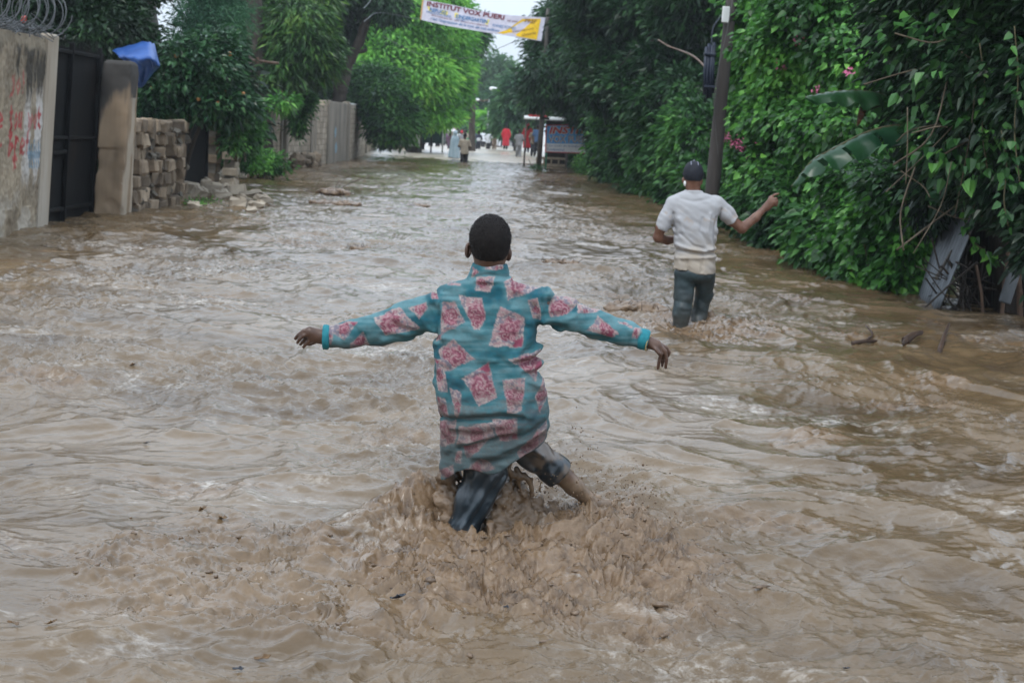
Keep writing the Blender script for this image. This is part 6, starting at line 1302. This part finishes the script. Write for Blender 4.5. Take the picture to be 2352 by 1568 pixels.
t1,p1 = figure('person in dark clothes with a pale bag on the back',1099,301,344,cloth('navy_top',(.03,.035,.06)),DARKC,arms='bent')
mb = MB(); mb.box(p1(.02,-.20,.62),(.30,.16,.26),.1,.06); o = mb.build('bag',WHC,None,loc=p1(.02,-.2,.62)); tag(o,'pale bag slung on the back of the darkly dressed person','bag')
figure('person in a white hooded top and dark trousers near the pale bag',1122,300,344,WHC,DKB,style='shirt',arms='bent',hood=1,head=WHC)
t2,p2 = figure('person in brown clothes steadying a blue bundle on the head',1136,294,345,BRNC,BRNC,arms='up')
f = Field(p2(0,0,1.0)-[.5,.4,.1],p2(0,0,1.0)+[.5,.4,.6],.03); f.ell(p2(-.02,0,1.11),(.36,.26,.19),0); f.ell(p2(.15,0,1.15),(.2,.2,.14),.05); f.mod(lambda P:-.04*fbm3(P*5,3,2)); P,Q = f.mesh(); tag(mk('bundle',P,Q,noisy('blue_bundle',[(.3,(.06,.11,.30)),(.7,(.22,.32,.52))],5,.6,.3),None,loc=p2(0,0,1.0)),'lumpy blue cloth bundle carried on a head in the crowd','bundle')
figure('person in a long red robe standing apart in the shallow water',1162,287,350,REDC,DKB,H=1.76,style='robe')
figure('tall person in a hooded red robe close by the sign pole',1211,282,361,REDC,DKB,H=1.82,style='robe',hood=1)
figure('person in grey clothes next to the tall red robe',1192,297,356,GRY,GRY,arms='bent',Y=84)
figure('person in dark blue standing half behind the sign pole',1234,287,357,BLC,DARKC,Y=80)
figure('person in dark brown between the hooded red robe and the pole',1226,293,358,BRNC,DARKC,Y=84)
figure('person in mauve standing at the edge of the crowd',1018,298,322,PUR,DKB,Y=118)
figure('person in dark clothes resting by the green stall',970,296,322,DARKC,DKB,Y=92)
figure('person in pale clothes far back between two darker people',1110,299,338,WHC,DKB,Y=122)
figure('person in navy far back carrying a pack',1088,299,334,BLC,DARKC,Y=124,arms='bent')
figure('person in black far back by the dark parked things',990,298,322,DARKC,DARKC,Y=112)
figure('person in grey standing at the grey hut end of the crowd',1006,299,324,GRY,DKB,Y=110,arms='bent')
figure('person in teal far back beside the green top',1090,301,336,GRNC,DARKC,Y=114)
figure('person in white and grey walking away past the umbrella',1052,300,334,WHC,GRY,Y=120)
figure('person in white far back beside the lamp pole',1146,292,336,GRY,WHC,Y=126)
for lab,x,yh,yf,a,b,Y in (('person in a red top far back behind the brown bundle carrier',1141,297,330,REDC,DKB,132),('person in white standing far back before the lamp pole',1126,298,332,WHC,DARKC,136),('person in beige far back near the red cap',1069,299,332,BEI,DKB,130),('person in light grey far back in the middle of the crowd',1094,298,330,GRY,BLC,140),('person in blue far back between the red robe and the bundle',1150,295,334,BLC,DARKC,128),('person in pale clothes far back past the red robe',1172,293,335,WHC,GRY,130),('person in black far back past the pale clothes',1181,294,336,DARKC,DARKC,127),('person in mauve far back next to the umbrella',1026,300,326,PUR,DARKC,128)):
    figure(lab,x,yh,yf,a,b,Y=Y)
# umbrella in the crowd
u0 = at(1033,298,104); t = thing('umbrella','pink and white umbrella held up at the back of the crowd','umbrella',down(u0,0)); V = [u0+[0,0,.16]]; F = []
for r in range(1,5):
    for k in range(16): a = 2*PI*k/16; V.append(u0+[.62*r/4*math.cos(a),.62*r/4*math.sin(a),.16-.26*(r/4)**2-(.03 if (r==4 and k%2) else 0)])
F = [[0,1+k,1+(k+1)%16] for k in range(16)]+[[1+(r-1)*16+k,1+r*16+k,1+r*16+(k+1)%16,1+(r-1)*16+(k+1)%16] for r in range(1,4) for k in range(16)]
o = mk('canopy',V,F,noisy('pink_white_cloth',[(.42,(.62,.28,.36)),(.52,(.74,.70,.72))],2.5,.6,.05),t); o.modifiers.new('thickness','SOLIDIFY').thickness = .006
mb = MB(); mb.tube([u0+[0,0,.15],u0-[0,0,.75]],.014,6); mb.build('handle',WOODD,t)
figure('person under the pink umbrella',1034,305,340,PUR,DKB,Y=104.3)
# ================================================================== things carried by the flood
DW = noisy('driftwood',[(.3,(.018,.009,.005)),(.6,(.05,.026,.014)),(.8,(.11,.06,.035))],9,.6,.5,50,stretch=(1,1,1),bdist=.006)
LEAFB = noisy('brown_dead_leaf',[(.3,(.06,.032,.012)),(.7,(.20,.11,.04))],14,.5,.3)
def wz(x, y): return float(water_z([x],[y])[0])
def drift(label, pts, r, name='driftwood', lift=.02):
    g = [gp(x,y) for x,y,_ in pts]; z0 = wz(g[0][0],g[0][1]); P = [np.array([q[0],q[1],z0+lift+h]) for q,(_,_,h) in zip(g,pts)]
    t = MB(); t.tube(spline(P,10),interp_r([r,r*.9,r*.5],len(spline(P,10))),8,.18); return t,P
def driftwood(label, stems, r):
    t = MB(); base = None
    for pts in stems:
        m,P = drift(label,pts,r if base is None else r*.6); base = P[0] if base is None else base
        t.add(np.concatenate(m.V),m.F)
    o = t.build('driftwood',DW,None,True,loc=base); tag(o,label,'driftwood','wood drifting near the tin shack')
driftwood('forked drift branch floating before the tin shack, farthest from the bank',[[(1957,787,-.01),(1985,787,.01),(2022,784,0)],[(1990,787,.02),(2003,782,.05),(1986,772,.09)]],.018)
driftwood('thick broken drift stub floating between the fork and the slim stick',[[(2078,791,.0),(2095,787,.03),(2116,781,.04)],[(2080,790,.0),(2074,797,-.01)]],.034)
driftwood('slim drift stick slanting up out of the water by the bank',[[(2157,804,-.02),(2167,788,.05),(2177,772,.11)]],.020)
t = thing('dead_shrub','dry uprooted shrub with bare twigs stranded on the flood in mid road','dead shrub',gp(768,445)); g = gp(768,445)
mb = MB()
for k in range(60):
    a = RNG.uniform(0,2*PI); r = RNG.uniform(0,.28); p = g+[r*math.cos(a)*1.3,r*math.sin(a),.0]; d = np.array([RNG.normal(0,.14),RNG.normal(0,.1),RNG.uniform(.02,.12)]); mb.tube([p-[0,0,.05],p+d*.6,p+d],[.012,.008,.004],5,.2)
for e in ((-40,-14,.0),(35,-38,0),(58,-28,0),(10,-26,0)): mb.tube(spline([g,at(768+e[0]*.5,445+e[1]*.6-4,g[1]),at(768+e[0],445+e[1]-4,g[1])],10),.007,5,.2)
mb.build('twigs',DW,t,True)
f = Field(g-[.6,.5,.2],g+[.6,.5,.35],.02); f.ell(g+[-.05,0,.02],(.34,.24,.09),0); f.ell(g+[.14,.03,.03],(.22,.2,.08),.05); f.mod(lambda P:-.035*fbm3(P*9,91,3)); P,Q = f.mesh(); mk('root_clod',P,Q,MUD,t)
for lab,x,y,sx,sz in (('small twiggy clod caught in the current beyond the teal jacket',1290,612,.22,.05),('dark grassy clump lifted by the wave at the pointing man\'s leg',1462,718,.30,.06),('brown clod breaking the surface before the rubble',770,467,.5,.05),('little brown clod drifting off to the side of the dry shrub',960,470,.26,.05),('low brown clod rolling in the middle of the stream',830,572,.16,.05)):
    g = gp(x,y); t = thing('drifting_clod',lab,'clod',g,'clods and tufts carried along'); g = g+[0,0,wz(g[0],g[1])]
    f = Field(g-[sx*1.3,sx*1.3,.15],g+[sx*1.3,sx*1.3,.25],.012 if y>500 else .02); f.ell(g,(sx,sx*.6,sz),0); f.mod(lambda P:-.03*fbm3(P*14,int(x),3)); P,Q = f.mesh(); mk('clod',P,Q,MUD,t)
    mb = MB()
    for k in range(24): p = g+[RNG.normal(0,sx*.5),RNG.normal(0,sx*.3),0]; d = np.array([RNG.normal(0,.05),RNG.normal(0,.04),RNG.uniform(.02,.10)]); mb.tube([p,p+d*.6,p+d],[.004,.003,.0015],4)
    mb.build('stalks',DW,t,True)
def leaf_obj(label, x, y, L_, W_, rz, mat=LEAFB, tilt=.2, curl=.25):
    g = gp(x,y); z = wz(g[0],g[1]); V = []; n = 9
    for i in range(n):
        u = i/(n-1); w_ = W_*math.sin(PI*min(1,u*.95+.05))**.7*(1+.3*math.sin(i*2.3+x))
        for s in (-1,0,1): V.append([(u-.5)*L_, s*w_/2+.12*L_*math.sin(u*3+x), curl*L_*(u-.5)**2*2+abs(s)*w_*(.25+.3*math.sin(i+s*2))])
    F = [[i*3+j,i*3+j+1,(i+1)*3+j+1,(i+1)*3+j] for i in range(n-1) for j in range(2)]
    o = mk('floating_leaf',V,F,mat,None,True); o.modifiers.new('thickness','SOLIDIFY').thickness = .0015
    o.location = (g[0],g[1],z+.004+L_*tilt*.25); o.rotation_euler = (.35*math.sin(x),-tilt+.1*math.cos(y),rz); tag(o,label,'leaf','leaves and scraps afloat'); return o
DKL = noisy('dark_scrap',[(.3,(.012,.014,.020)),(.7,(.03,.034,.045))],10,.4,.2); PLL = noisy('pale_scrap',[(.3,(.40,.38,.32)),(.7,(.6,.57,.5))],10,.5,.2)
leaf_obj('curled brown leaf with a stalk at the edge of the churned mud',464,1180,0.046,0.024,.4,tilt=.5)
leaf_obj('torn brown leaf just below the curled one',512,1206,0.039,0.021,-.3,tilt=.15)
leaf_obj('small dark scrap floating in smooth water far out from the arm',337,1021,0.033,0.011,.2,DKL)
leaf_obj('thin dark stalk floating near the edge of the picture below the gate',70,1071,0.033,0.005,.7,DKL)
leaf_obj('dark soaked leaf rolling in the mud below the wader',915,1380,0.055,0.024,.1,DKL)
leaf_obj('long brown leaf in the bottom corner of the water',32,1452,0.058,0.013,-.5)
leaf_obj('brown leaf stub beside the corner leaf',118,1448,0.039,0.012,.4)
leaf_obj('black scrap floating in the bottom stretch on the shack side',1945,1531,0.023,0.010,-.6,DKL)
leaf_obj('wet brown leaf bobbing upstream below the rubble',306,846,0.046,0.018,.1,tilt=.35)
leaf_obj('dark blue scrap at the very bottom of the stream',548,1541,0.033,0.013,.2,DKL)
leaf_obj('curved brown leaf rim near the bottom of the churned mud',605,1512,0.049,0.018,.3,tilt=.3)
leaf_obj('grey pebble like scrap in the churned mud',1163,1395,0.019,0.012,.1,DKL)
# ================================================================== the air
def build_haze():
    m = bpy.data.materials.new('air'); m.use_nodes = True; nt = m.node_tree; nt.nodes.remove(nt.nodes['Principled BSDF'])
    v = N(nt,'ShaderNodeVolumePrincipled'); v.inputs['Color'].default_value = (.86,.93,1,1); v.inputs['Density'].default_value = HAZE_D
    nt.links.new(v.outputs[0], nt.nodes['Material Output'].inputs['Volume'])
    mb = MB(); mb.box((0,1490,20-1),(5100,3060,43))
    o = mb.build('haze', m); o['kind'] = 'stuff'
HAZE_D = .0005
if HAZE_D: build_haze()
